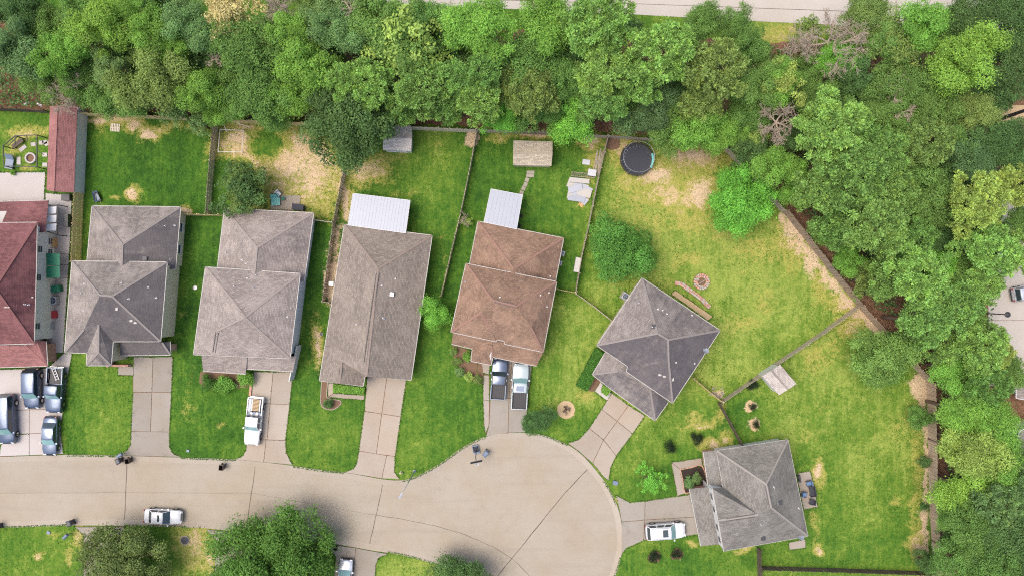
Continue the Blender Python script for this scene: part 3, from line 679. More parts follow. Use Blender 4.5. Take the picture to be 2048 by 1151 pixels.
def opening(root, q, i, t, zc, wd, ht, kind='window', frame='white'):
    """a window or door on edge i of the wall polygon q"""
    a = Vector(q[i % len(q)]); b = Vector(q[(i+1) % len(q)]); d = (b-a).normalized(); n = Vector((d.y, -d.x)); c = a+(b-a)*t
    ang = math.atan2(d.y, d.x)
    e = MB()
    hw, hh, f = wd/2, ht/2, .07
    for x0, x1, z0, z1 in ((-hw, hw, hh-f, hh), (-hw, hw, -hh, -hh+f), (-hw, -hw+f, -hh+f, hh-f), (hw-f, hw, -hh+f, hh-f)): e.box(x0, x1, -.06, .03, z0, z1)
    if kind == 'window': e.box(-hw+f, hw-f, -.05, .02, -.02, .02)
    fo = e.build('window' if kind == 'window' else kind, MT[frame], root, loc=(c.x+n.x*.0, c.y+n.y*.0, zc), rot=(0, 0, ang))
    if kind == 'window':
        MB().box(-hw+f, hw-f, -.01, .012, -hh+f, hh-f).build('pane', MT['pane'], fo)
        MB().box(-hw-.06, hw+.06, -.10, .03, -hh-.06, -hh).build('sill', MT['white'], fo)
    elif kind == 'door':
        MB().box(-hw+f, hw-f, -.025, .012, -hh+f, hh-f).build('leaf', MT['grey_wood'], fo)
        MB().box(hw-f-.14, hw-f-.08, -.07, -.025, -.05, .05).build('handle', MT['chrome'], fo)
    else:
        for k in range(4):
            z0 = -hh+f+(ht-2*f)*k/4
            MB().box(-hw+f, hw-f, -.025, .012, z0+.01, z0+(ht-2*f)/4-.01).build('panel', MT['white'], fo)
    return fo
for k, cc in (('sh_red', (114,78,76)), ('sh_red2', (138,98,94)), ('sh_grey1', (124,118,114)), ('sh_taupe', (134,125,119)), ('sh_tan', (126,114,105)), ('sh_brown', (132,104,92)), ('sh_grey5', (124,118,114)), ('sh_pale', (134,129,123)), ('sh_shed', (146,136,120))):
    MT[k+'_cap'] = plain(k+'_cap', srgb(*cc), .92, 0, .15, .25, 8)
def loc_on(rv, V, F_z=None): return P(*rv)
def vent(root, px, py, z, kind='pipe', mat='white'):
    """small things on a roof, at pixel px, py and height z (set on the slope)"""
    p = P(px, py, z)-root.location
    if kind == 'pipe':
        o = MB().lathe([(.11, -.25), (.10, .02), (.045, .05), (.045, .30), (.055, .31), (.03, .32)], 10).build('vent_pipe', MT[mat], root, 40, loc=p)
    elif kind == 'box':
        o = MB().box(-.2, .2, -.2, .2, -.2, .1).build('box_vent', MT[mat], root, loc=p)
        MB().box(-.26, .26, -.26, .26, .1, .14).build('cap', MT['dark_metal'], o)
    elif kind == 'sky':
        o = MB().box(-.3, .3, -.3, .3, -.2, .12).build('skylight', MT['dark_metal'], root, loc=p, rot=(0, 0, -.13))
        MB().box(-.24, .24, -.24, .24, .12, .13).build('pane', MT['lamp_clear'], o)
    return o
def ridgevent(root, a, b, off=.16):
    A = P(*a)-root.location; B = P(*b)-root.location
    t = (B-A).normalized(); n = t.cross(Vector((0, 0, 1))).normalized()
    for s in (-1, 1):
        MB().bar(A+n*off*s+Vector((0, 0, .03)), B+n*off*s+Vector((0, 0, .03)), .07, .06).build('ridge_vent', MT['vent_dark'], root)
def house(label, px, py):
    return tag(empty('house', (*G(px, py), 0)), label, 'house', 'houses round the cul-de-sac')
def roofz(root):
    """height of the root's roof planes under a pixel ray, by ray casting its roof meshes"""
    return None
def on_roof(root, px, py):
    """height at which the line of sight through a pixel meets the roofs of a house"""
    d = (P(px, py, 0)-Vector((0, 0, H))).normalized(); best = None
    for r in root.children:
        if r.name.split('.')[0] != 'roof': continue
        o_ = Vector((0, 0, H))-root.location
        hit, loc, *_ = r.ray_cast(o_, d)
        if hit and (best is None or loc.z > best): best = loc.z
    return best if best is not None else 3.
bpy.context.view_layer.update()
def dress(root, items):
    bpy.context.view_layer.update()
    for it in items:
        px, py, kind = it[:3]; z = on_roof(root, px, py)
        if kind in ('pipe', 'box', 'sky'): vent(root, px, py, z, kind, it[3] if len(it) > 3 else 'white')
        elif kind == 'ridge': x2, y2 = it[3:5]; ridgevent(root, (px, py, z+.02), (x2, y2, on_roof(root, x2, y2)+.02))
        elif kind == 'patch':
            p = P(px, py, z+.05)-root.location; a, b = it[3:5]
            MB().box(-a, a, -b, b, -.03, .0).build('roof_patch', MT['trim'], root, loc=p)
def dish(root, px, py, z, s=.35):
    p = P(px, py, z)-root.location
    o = MB().lathe([(.02, 0), (s*.5, .03), (s, .11), (s, .125), (s*.5, .05), (.02, .02)], 16, cap=False).build('satellite_dish', MT['metal_white'], root, 40, loc=p, rot=(R_(-38), R_(20), 0))
    MB().tube([(0, 0, 0), (0, -.1, -.45)], .025).tube([(0, -s, .1), (0, -s*.3, .5)], .012).build('mast', MT['metal_grey'], o)

# dark grey two storey house, second from the left
h = house('dark grey roofed house beside the tall golden striped fence', 245, 560)
z1, z2 = 4.6, 2.7
roofmesh(h, [(184,412,z2),(361,414,z2),(351,537,z2),(172,545,z2),(245,489,4.9),(243,548,4.9)], [(0,1,4),(1,2,5,4),(3,0,4,5)], 'sh_grey1', [(0,4),(1,4),(4,5)], eaves=(0,1,2,3), stain_or_shade=(.42,.85,.22))
roofmesh(h, [(144,522,z1),(334,524,z1),(321,682,z1),(226,682,z1),(222,730,z1),(173,730,z1),(174,705,z1),(129,704,z1),(200,590,7.0),(224,592,7.0),(168,658,6.0),(197,648,6.0),(197,704,5.5)],
  [(0,1,9,8),(1,2,9),(7,0,8,10),(11,3,2),(11,2,9),(11,9,8),(11,8,10),(7,6,11,10),(5,4,12),(6,5,12,11),(4,3,11,12)], 'sh_grey1', [(0,8),(1,9),(2,9),(8,9),(10,7),(11,12),(12,5),(12,4)], eaves=(0,1,2,3,4,5,6,7), stain_or_shade=(.4,.95,.2,.9,.9,.9,.85,.7,.6,.3,.8))
roofmesh(h, [(240,684,3.5),(324,684,3.5),(341,709,z2),(240,710,z2),(340,682,z2)], [(0,1,2,3),(1,4,2)], 'sh_grey1', [(1,2)], eaves=(0,1,4,2,3), stain_or_shade=(.95,.7))
q = walls(h, [(184,412),(361,414),(351,537),(172,545)], z2, 'cream')
for t in (.3, .7): opening(h, q, 1, t, 1.5, 1.2, 1.3)
q = walls(h, [(144,522),(334,524),(321,682),(226,682),(222,730),(173,730),(174,705),(129,704)], z1, 'cream', name='upper_wall')
q = walls(h, [(240,690),(341,682),(341,709),(240,710)], z2, 'pinkbrick', name='garage_wall')
MB().box(*[0]*6) if False else None
for (a, b, c, d, zz) in ((226,704,264,707,1.0), (226,727,264,731,1.0), (226,704,229,731,1.6)):
    p0 = P(a, d, 0)-h.location; p1 = P(c, b, 0)-h.location
    MB().box(p0.x, p1.x, p0.y, p1.y, 0, zz).build('porch_wall', MT['pinkbrick'], h)
dress(h, [(209,597,'ridge',214,598),(243,566,'pipe'),(170,567,'pipe'),(297,574,'pipe'),(258,597,'pipe'),(313,595,'pipe'),(233,617,'patch',.14,.2),(262,641,'patch',.18,.12),(270,645,'patch',.18,.1),(164,585,'pipe','metal_grey'),(167,620,'pipe'),(331,452,'pipe','metal_grey'),(350,451,'pipe'),(342,519,'pipe','metal_grey'),(290,517,'box','metal_grey')])
bpy.context.view_layer.update()
# pale repair patch of shingles on the rear roof
zz = on_roof(h, 284, 495)
# taupe two storey house
h = house('taupe roofed house behind the white pickup with a rack', 505, 590)
roofmesh(h, [(449,417,z2),(627,426,z2),(608,562,z2),(433,550,z2),(514,495,4.9),(508,556,4.9)], [(0,1,4),(1,2,5,4),(3,0,4,5)], 'sh_taupe', [(0,4),(1,4),(4,5)], eaves=(0,1,2,3), stain_or_shade=(.15,.5,.05))
roofmesh(h, [(411,534,z1),(600,547,z1),(580,716,z1),(387,708,z1),(473,610,7.0),(490,634,7.0),(434,661,5.9),(436,709,5.2)],
  [(0,1,5,4),(1,2,5),(3,0,4,6),(6,4,5),(6,5,2),(6,2,7),(3,6,7)], 'sh_taupe', [(0,4),(1,5),(2,5),(4,5),(6,5),(6,3)], eaves=(0,1,2,3), stain_or_shade=(.1,.2,.05,.25,.3,.25,.1))
roofmesh(h, [(402,700,3.7),(496,703,3.7),(491,747,z2),(406,741,z2)], [(0,1,2,3)], 'sh_taupe', eaves=(0,1,2,3))
roofmesh(h, [(488,705,3.6),(592,712,3.6),(586,742,z2),(493,737,z2)], [(0,1,2,3)], 'sh_taupe', eaves=(0,1,2,3))
q = walls(h, [(449,417),(627,426),(608,562),(433,550)], z2, 'bluewhite'); opening(h, q, 1, .3, 1.5, 1.1, 1.2)
q = walls(h, [(411,534),(600,547),(580,716),(387,708)], z1, 'bluewhite', name='upper_wall')
for i in range(4): opening(h, q, i, .35, 3.6, 1., 1.2)
q = walls(h, [(402,704),(496,708),(491,747),(406,741)], z2, 'whitesid', name='front_wall'); opening(h, q, 3 if q[3][1] < q[1][1] else 0, .5, 1.5, 1.8, 1.3)
q = walls(h, [(488,708),(592,714),(586,742),(493,737)], z2, 'pinkbrick', name='garage_wall')
for i in range(4):
    a, b = q[i], q[(i+1) % 4]
    if abs(a[1]-b[1]) < 1.5 and a[1] < q[(i+2) % 4][1]: opening(h, q, i, .5, 1.1, 4.6, 2.1, 'garage_door')
dress(h, [(481,620,'ridge',484,621),(469,572,'pipe','metal_grey'),(508,575,'pipe','metal_grey'),(513,549,'pipe','metal_grey'),(495,556,'pipe'),(583,616,'pipe','metal_grey'),(575,633,'pipe'),(485,520,'pipe'),(493,527,'pipe'),(453,505,'pipe','metal_grey'),(434,664,'ridge',428,704)])
# tan single storey house
h = house('long tan roofed single storey house with a white patio cover', 755, 610)
roofmesh(h, [(689,449,z2),(864,471,z2),(822,759,z2),(730,750,z2),(726,771,z2),(639,760,z2),(756,537,5.2),(733,752,5.2),(683,722,3.9),(679,766,3.9)],
  [(0,1,6),(1,2,7,6),(7,3,8),(7,8,6),(6,8,0),(0,8,5),(8,9,5),(8,3,4),(8,4,9)], 'sh_tan', [(0,6),(1,6),(6,7),(8,9)], eaves=(0,1,2,3,4,5))
q = walls(h, [(689,449),(864,471),(822,759),(730,750),(726,771),(639,760)], z2, 'pinkbrick')
for i, t in ((0, .8), (1, .3), (1, .6), (5, .5), (2, .5)):
    opening(h, q, i, t, 1.5 if i != 2 else 1.1, 1.3, 1.2)
MB().add([(P(a, b, c)-h.location) for a, b, c in ((823,757,z2-.1),(733,748,z2-.1),(733.5,751.5,5.12))], [(0,1,2)]).build('gable', MT['cream'], h)
MB().add([(P(a, b, c)-h.location) for a, b, c in ((727,768,z2-.1),(641,757.5,z2-.1),(679.3,763,3.85))], [(0,1,2)]).build('gable', MT['cream'], h)
dress(h, [(755,546,'ridge',730,724),(682,735,'ridge',680,750),(784,588,'sky'),(764,571,'pipe'),(791,557,'pipe'),(713,648,'pipe'),(766,635,'pipe'),(769,637,'pipe','metal_grey')])
def cover(label, V, ribs, mat='metal_white', posts=(0, 1), fill=.96):
    e = tag(empty('patio_cover', (*G(*V[0][:2]), 0)), label, 'patio cover')
    W = [P(*v)-e.location for v in V]
    for k in range(ribs):            # sheet metal pans laid side by side
        a = W[0].lerp(W[1], k/ribs); b = W[0].lerp(W[1], (k+fill)/ribs); c = W[3].lerp(W[2], (k+fill)/ribs); d = W[3].lerp(W[2], k/ribs)
        dz = Vector((0, 0, .014)); r = [a, b, c, d]; r2 = W[0].lerp(W[1], (k+.06)/ribs); r3 = W[3].lerp(W[2], (k+.06)/ribs)
        MB().add([a+dz, r2+dz, r3+dz, d+dz, r2, b, c, r3], [(0,1,2,3),(4,5,6,7),(1,4,7,2)]).build('roof_pan', MT[mat], e)
    for a, b in ((0,1),(1,2),(2,3),(3,0)):
        MB().bar(W[a]-Vector((0,0,.08)), W[b]-Vector((0,0,.08)), .08, .14).build('beam', MT['white'], e)
    for i in posts:
        c = sum(W, Vector())/4; p = W[i].lerp(c, .06)
        MB().box(-.06, .06, -.06, .06, 0, p.z-.1).build('post', MT['white'], e, loc=(p.x, p.y, 0))
    return e
e = cover('large ribbed white metal patio cover behind the long tan roof', [(706,387,2.75),(820,401,2.75),(811,466,2.95),(696,450,2.95)], 18, fill=.985)
MB().bar(P(812,460,0)-e.location+Vector((.1,0,.5)), P(817,415,0)-e.location+Vector((.1,0,.5)), .15, 1.0).build('knee_wall', MT['brick'], e)
cover('square bluish white metal patio cover behind the brown roofed house', [(982,378,2.75),(1045,390,2.75),(1033,458,2.95),(968,444,2.95)], 8, fill=.99)
# brown two storey house
h = house('brown roofed house with two pickups parked at its garage', 1015, 590)
roofmesh(h, [(956,443,z2),(1127,476,z2),(1111,562,z2),(936,545,z2),(1027,537,4.7),(1024,560,4.7)], [(0,1,4),(1,2,5,4),(3,0,4,5)], 'sh_brown', [(0,4),(1,4)], eaves=(0,1,2,3), stain_or_shade=(.15,.5,.35))
roofmesh(h, [(932,527,z1),(1113,563,z1),(1086,703,z1),(1009,687,z1),(1009,681,z1),(994,678,z1),(992,682,z1),(902,663,z1),(985,600,7.0),(1032,612,7.0),(961,626,6.3),(984,662,5.3),(1062,654,6.3),(1024,664,5.4)],
  [(0,1,9,8),(1,2,12,9),(7,0,8,10),(10,8,11),(10,11,6,7),(11,8,9,13),(11,13,4,5),(11,5,6),(13,9,12),(13,12,2,3),(13,3,4)], 'sh_brown', [(0,8),(1,9),(8,9),(10,7),(12,2),(10,11)], eaves=(0,1,2,3,4,5,6,7))
roofmesh(h, [(907,660,3.6),(984,676,3.6),(985,713,z2),(982,729,z2),(942,721,z2),(945,697,z2),(903,687,z2),(983,690,3.4),(963,706,3.2)], [(0,1,7,5,6),(7,2,8,5),(8,2,3),(8,3,4),(8,4,5)], 'sh_brown', [(7,2)], eaves=(0,1,2,3,4,5,6))
roofmesh(h, [(984,676,3.6),(1090,697,3.6),(1073,731,z2),(985,713,z2)], [(0,1,2,3)], 'sh_brown', eaves=(0,1,2,3))
q = walls(h, [(956,443),(1127,476),(1111,562),(936,545)], z2, 'cream'); opening(h, q, 1, .5, 1.5, 1.2, 1.2)
q = walls(h, [(932,527),(1113,563),(1086,703),(902,663)], z1, 'cream', name='upper_wall')
for i in range(4): opening(h, q, i, .6, 3.7, 1.1, 1.2)
q = walls(h, [(907,667),(984,680),(982,729),(942,721),(945,697),(903,687)], z2, 'pinkbrick', name='front_wall')
q = walls(h, [(988,690),(1084,704),(1073,731),(985,713)], z2, 'pinkbrick', name='garage_wall')
for i in range(4):
    a, b = q[i], q[(i+1) % 4]
    if (Vector(a)-Vector(b)).length > 3 and a[1]+b[1] < q[(i+2) % 4][1]+q[(i+3) % 4][1]: opening(h, q, i, .5, 1.1, 4.4, 2.1, 'garage_door')
dress(h, [(989,601,'ridge',1029,611),(1000,594,'pipe'),(1081,590,'pipe'),(1094,613,'pipe'),(1098,585,'pipe'),(931,563,'pipe','metal_grey'),(1101,552,'pipe')])
# charcoal house turned to the cul-de-sac
h = house('charcoal roofed house set at an angle to the cul-de-sac', 1310, 700)
roofmesh(h, [(1284,556,z1),(1440,660,z1),(1345,805,z1),(1253,742,z1),(1256,732,z1),(1194,690,z1),(1315,666,7.4),(1336,679,7.4),(1337,719,6.7)],
  [(5,0,6),(0,1,7,6),(1,2,8,7),(5,6,4),(4,6,7),(4,7,8),(4,8,3),(3,8,2)], 'sh_grey5', [(0,6),(5,6),(1,7),(6,7),(7,8),(8,2)], eaves=(0,1,2,3,4,5), stain_or_shade=(.15,.5,.92,.8,.8,.8,.7,.8))
roofmesh(h, [(1211,704,z2),(1185,748,z2),(1222,777,z2),(1310,840,z2),(1336,804,z2),(1250,728,4.0),(1236,742,3.7),(1276,762,3.6),(1300,777,3.9),(1318,780,3.9)],
  [(0,1,6,5),(1,2,7,6),(5,6,7),(5,7,8,9),(2,3,8,7),(3,4,9,8)], 'sh_grey5', [(6,1),(8,3)], eaves=(0,1,2,3,4), stain_or_shade=(.2,.65,.4,.3,.6,.85))
q = walls(h, [(1284,556),(1440,660),(1345,805),(1253,742),(1256,732),(1194,690)], z1, 'cream')
for i in range(3): opening(h, q, i, .5, 3.6, 1.2, 1.2); opening(h, q, i, .35, 1.5, 1.2, 1.2)
q = walls(h, [(1211,704),(1185,748),(1222,777),(1310,840),(1336,804),(1300,768)], z2, 'pinkbrick', name='garage_wall')
for i in range(len(q)):
    a, b = Vector(q[i]), Vector(q[(i+1) % len(q)])
    if 5 < (a-b).length < 8 and b.x > a.x and b.y < a.y: opening(h, q, i, .5, 1.1, 4.4, 2.1, 'garage_door')
dress(h, [(1318,668,'ridge',1334,677),(1304,653,'pipe'),(1307,652,'box','white'),(1278,606,'pipe','metal_grey'),(1325,620,'pipe'),(1316,618,'pipe'),(1334,627,'pipe'),(1384,630,'pipe'),(1378,741,'box'),(1352,724,'pipe'),(1320,749,'patch',.2,.12),(1329,752,'patch',.2,.1),(1346,758,'patch',.12,.2),(1389,726,'pipe')])
dish(h, 1411, 701, 4.9, .42)
# pale grey house on the right: one and a half storeys, a tall gable wall over the garage
h = house('pale grey roofed house beside the biggest lawn and white wagon', 1510, 990)
zg = 5.0; zl = 3.0
roofmesh(h, [(1433,900,zl),(1576,878,zl),(1616,1071,zl),(1447,1101,zg),(1424,976,zg),(1446,973,3.6),(1532,967,6.4),(1542,1014,6.4),(1516,1028,6.3),(1436,1040,6.2)],
  [(0,1,6),(1,2,7,6),(2,3,8,7),(3,9,8),(9,4,8),(4,5,8),(5,0,6),(5,6,7,8)], 'sh_pale', [(0,6),(1,6),(2,7),(6,7),(8,9)])
for k, (p_, q_) in enumerate((((1433,900,zl),(1576,878,zl)),((1576,878,zl),(1616,1071,zl)),((1616,1071,zl),(1447,1101,zg)),((1447,1101,zg),(1436,1040,6.2)),((1436,1040,6.2),(1424,976,zg)),((1446,973,3.6),(1433,900,zl)))):
    MB().bar(P(*p_)-h.location-Vector((0,0,.06)), P(*q_)-h.location-Vector((0,0,.06)), .08, .12).build('gutter', MT['trim'], h)
roofmesh(h, [(1407,903,2.6),(1437,899,3.1),(1450,970,3.1),(1417,976,2.6)], [(0,1,2,3)], 'sh_pale', eaves=(0,1,2,3))
roofmesh(h, [(1379,977,2.6),(1420,973,3.1),(1442,1087,3.1),(1402,1091,2.6)], [(0,1,2,3)], 'sh_pale', eaves=(0,1,2,3))
walls(h, [(1433,900),(1576,878),(1616,1071),(1447,1101),(1440,973)], zl, 'whitesid', .4)
A = P(1425,979,zg)-h.location; B = P(1447,1098,zg)-h.location; t_ = (B-A).normalized(); n_ = Vector((-t_.y, t_.x, 0))
wl = [(A.x, A.y), (B.x, B.y), (B.x+n_.x*.15, B.y+n_.y*.15), (A.x+n_.x*.15, A.y+n_.y*.15)]
MB().prism(ccw(wl), 0, zg-.04).build('gable_wall', MT['whitesid'], h)
MB().add([A, B, P(1437,1040,6.1)-h.location, A+n_*.15, B+n_*.15, P(1437,1040,6.1)-h.location+n_*.15], [(0,1,2),(5,4,3),(0,2,5,3),(1,4,5,2)]).build('gable', MT['whitesid'], h)
an = math.atan2(t_.y, t_.x)
for t in (.14, .36, .66, .87):
    c_ = A.lerp(B, t)
    for sgn in (1,):
        wn = MB().box(-.42, .42, -.06, .06, -.55, .55).build('window', MT['white'], h, loc=(c_.x-n_.x*.0, c_.y-n_.y*.0, 4.1), rot=(0, 0, an))
        MB().box(-.36, .36, -.075, .075, -.49, .49).build('pane', MT['pane'], wn)
for (a_, b_, za, zb) in (((1449,1096),(1611,1066),zg,zl+.05), ((1427,979),(1446,977),zg,3.6)):
    A = P(*a_, za)-h.location; B = P(*b_, zb)-h.location
    m_ = (Vector((0, 0, 0))-A*.02)
    MB().add([(A.x, A.y, 2.4), (B.x, B.y, 2.4), (B.x, B.y, zb-.12), (A.x, A.y, za-.12), (A.x+.1, A.y+.12, 2.4), (B.x+.0, B.y+.12, 2.4), (B.x, B.y+.12, zb-.12), (A.x+.1, A.y+.12, za-.12)], [(0,1,2,3),(7,6,5,4),(0,3,7,4),(1,5,6,2),(3,2,6,7)]).build('side_gable', MT['whitesid'], h)
q = walls(h, [(1407,903),(1440,899),(1452,970),(1417,976)], z2, 'pinkbrick', name='front_wall')
q = walls(h, [(1379,977),(1424,973),(1445,1087),(1402,1091)], z2, 'pinkbrick', name='garage_wall')
for i in range(4):
    a, b = Vector(q[i]), Vector(q[(i+1) % 4])
    if (a-b).length > 5 and a.x+b.x < q[(i+2) % 4][0]+q[(i+3) % 4][0]: opening(h, q, i, .5, 1.1, 4.4, 2.1, 'garage_door')
dress(h, [(1533,970,'ridge',1541,1010),(1547,973,'pipe'),(1560,1004,'box'),(1522,1048,'pipe','metal_grey'),(1526,1075,'box'),(1597,1015,'pipe'),(1452,1039,'ridge',1510,1030)])
dish(h, 1600, 1072, 3.3, .5)
# red roofed house on the left edge
h = house('red-brown roofed white house at the left edge of the picture', 20, 590)
roofmesh(h, [(-180,447,z1),(74,445,z1),(72,540,z1),(68,686,z1),(-180,694,z1),(-10,575,7.6),(-150,572,7.6)], [(0,1,5,6),(1,2,3,5),(3,4,6,5)], 'sh_red', [(1,5),(3,5),(5,6)], eaves=(0,1,2,3,4), stain_or_shade=(.3,.5,.35))
roofmesh(h, [(-180,408,z2),(97,401,z2),(91,464,z2+.7),(70,466,3.6),(-180,470,3.9)], [(0,1,2,3,4)], 'sh_red', eaves=(0,1,2,3,4))
roofmesh(h, [(-180,690,3.8),(72,678,3.6),(92,682,z2),(95,731,z2),(-180,739,z2),(50,690,3.8)], [(0,5,3,4),(5,1,2,3)], 'sh_red2', [(5,3)], eaves=(0,1,2,3,4))
q = walls(h, [(-180,447),(74,445),(68,686),(-180,694)], z1, 'whitesid')
for i in range(4):
    a, b = Vector(q[i]), Vector(q[(i+1) % 4])
    if min(a.x, b.x) > max(q[(i+2) % 4][0], q[(i+3) % 4][0])-.1+.0:
        for t, zc in ((.12, 3.4), (.55, 3.4), (.62, 1.3), (.80, 3.3), (.88, 1.3), (.78, 1.3)): opening(h, q, i, t, zc, .9, 1.0)
q = walls(h, [(-180,408),(97,401),(92,470),(-180,470)], z2, 'whitesid', name='rear_wall')
q = walls(h, [(-180,690),(92,682),(95,731),(-180,739)], z2, 'brick', name='garage_wall')
dress(h, [(58,609,'pipe'),(50,608,'pipe'),(64,594,'patch',.15,.08),(14,614,'patch',.3,.06)])
MT['sh_light'] = shingle('pale_beige_shingles', srgb(196, 187, 176), srgb(178, 168, 158), .3); MT['sh_light_cap'] = MT['sh_light']
MT['sh_lone'] = shingle('pinkish_grey_shingles', srgb(168, 160, 152), srgb(152, 144, 138), .3); MT['sh_lone_cap'] = MT['sh_lone']
# ------------------------------------------------------------------ sheds
def gable_shed(label, V, r0, r1, ze, zr, mat, wmat, name='garden_shed', win=(), wallmat2=None):
    """V: four eave corners (px), ridge from the middle of edge 3-0 to the middle of edge 1-2"""
    e = tag(empty(name, (*G(*V[0]), 0)), label, 'shed')
    Q = [(x, y, ze) for x, y in V]+[(*r0, zr), (*r1, zr)]
    roofmesh(e, Q, [(0,1,5,4),(2,3,4,5)], mat, [(4,5)], eaves=(0,1,2,3), gut=False)
    q = walls(e, V, ze, wmat, .15)
    W = [P(*v)-e.location for v in Q]; c = sum(W, Vector())/6
    for a, b, r in ((0,3,4), (1,2,5)):
        f = lambda p: p.lerp(Vector((c.x, c.y, p.z)), .05)
        MB().add([f(W[a]), f(W[b]), f(W[r])-Vector((0,0,.05))], [(0,1,2)]).build('gable', MT[wmat], e)
    for i, t, zc, wd, ht, k in win: opening(e, q, i, t, zc, wd, ht, k)
    return e
gable_shed('long rose roofed outbuilding against the tall golden fence', [(155,212),(148,385),(93,380),(100,212)], (114,212), (107,383), 2.6, 3.7, 'sh_red2', 'whitesid', 'outbuilding')
e = gable_shed('cream walled garden shed with a short stepping path', [(1105,283),(1027,281),(1026,330),(1103,332)], (1105,306), (1026,305), 2.2, 2.9, 'sh_shed', 'cream', win=((0,.5,1.,1.6,1.8,'door'),))
gable_shed('pale green shed half under the big live oak', [(822,251),(766,250),(766,300),(822,302)], (824,275), (766,274), 2.3, 2.95, 'sh_light', 'greensid', win=((3,.3,1.2,.8,.9,'window'),(3,.7,1.2,.8,.9,'window'),(2,.3,1.2,.8,.9,'window'),(2,.7,1.2,.8,.9,'window')))
gable_shed('small grey roofed shed standing alone on the biggest lawn', [(1560,728),(1593,767),(1558,789),(1525,751)], (1543,740), (1576,778), 2.6, 2.9, 'sh_lone', 'whitesid')
bw = tag(empty('warehouse', (*G(2080, 885), 0)), 'white roofed building corner showing through the trees at the right edge', 'building')
roofmesh(bw, [(2040,862,3.2),(2120,820,3.2),(2160,900,3.2),(2026,905,3.2)], [(0,1,2,3)], 'sh_pale', eaves=(0,1,2,3), gmat='white')
walls(bw, [(2040,862),(2120,820),(2160,900),(2026,905)], 3.2, 'whitesid')
bw = tag(empty('warehouse', (*G(2080, 790), 0)), 'low tan roofed building at the right edge by the parking lot', 'building')
roofmesh(bw, [(2033,765,3.),(2140,765,3.),(2140,815,3.),(2033,795,3.)], [(0,1,2,3)], 'sh_taupe', eaves=(0,1,2,3), gmat='white')
walls(bw, [(2033,765),(2140,765),(2140,815),(2033,795)], 3., 'whitesid')
# ------------------------------------------------------------------ trees
def leafquads(C, N, L, Wd, seed, fold=.0, T=None):
    r = np.random.default_rng(seed); n = len(C)
    N = N/np.linalg.norm(N, axis=1, keepdims=True)
    if T is None: T = r.normal(size=(n, 3))
    T = T-N*np.sum(T*N, 1, keepdims=True); T /= np.linalg.norm(T, axis=1, keepdims=True)+1e-9
    B = np.cross(N, T)
    L = (L*r.uniform(.7, 1.3, n))[:, None]; Wd = (Wd*r.uniform(.7, 1.3, n))[:, None]
    V = np.stack([C-T*L/2, C+B*Wd/2-T*L*.05, C+T*L/2, C-B*Wd/2-T*L*.05], 1).reshape(-1, 3)
    return V, np.arange(4*n).reshape(-1, 4)
def setvar(me, var, yel):
    k = len(me.vertices)//len(var)
    A = np.ones((len(var), 4), np.float32); A[:, 0] = var; A[:, 1] = yel; A[:, 2] = 0
    at = me.attributes.new('var', 'FLOAT_COLOR', 'POINT'); at.data.foreach_set('color', np.repeat(A, k, 0).ravel())
def unit(r, n):
    v = r.normal(size=(n, 3)); return v/np.linalg.norm(v, axis=1, keepdims=True)
def d_out(p):
    return p/(np.linalg.norm(p, axis=1, keepdims=True)+1e-6)
def crown_broad(seed, R=4., n=11000, puffs=34, L=.34, Wd=.2, flat_=.75, droop=0., rough=.30, pr=(.20, .36), fuzz=.22):
    """a broadleaf crown of leaf sprays gathered in rounded masses; origin at the crown's middle"""
    r = np.random.default_rng(seed)
    d = unit(r, puffs*3); d = d[d[:, 2] > -.35][:puffs]; k = len(d)
    lob = 1+rough*1.25*(np.sin(d[:, 0]*3.1+seed)+np.sin(d[:, 1]*3.7+seed*1.7)+np.sin(d[:, 2]*4.3+seed*.6))/1.6
    rad = R*r.uniform(.50, .86, k)*lob
    C = d*rad[:, None]; C[:, 2] *= flat_
    q = R*r.uniform(pr[0], pr[1], k)
    C = np.vstack([C, unit(r, 6)*R*.3]); q = np.append(q, np.full(6, R*.34)); k += 6
    pi = r.choice(k, n, p=q**2/np.sum(q**2))
    u = unit(r, n); u[:, 2] = np.abs(u[:, 2])*np.where(r.random(n) < .8, 1, -1)
    rr = q[pi]*(1-fuzz*r.random(n)**2+.10*r.normal(size=n))
    p = C[pi]+u*rr[:, None]*np.array([1, 1, .8])
    sp = r.random(n) < .16            # loose sprays beyond the rounded masses
    p[sp] += (u[sp]*.7+d_out(p[sp])*.7)*(q[pi[sp]]*r.uniform(.1, .55, sp.sum()))[:, None]
    N = u*.8+np.array([0, 0, .55])+r.normal(size=(n, 3))*.45
    T = None
    if droop:
        T = u.copy(); T[:, 2] -= droop; T += r.normal(size=(n, 3))*.35
    V, F = leafquads(p, N, L, Wd, seed+5, T=T)
    me = mesh_np('crown', V, F); pv = r.random(k)
    setvar(me, np.clip(pv[pi]*.45+r.random(n)*.55, 0, 1), np.clip(pv[pi[::-1]]*.3+r.random(n)*.7, 0, 1))
    me.materials.append(MT['leaf']); return me, C, q
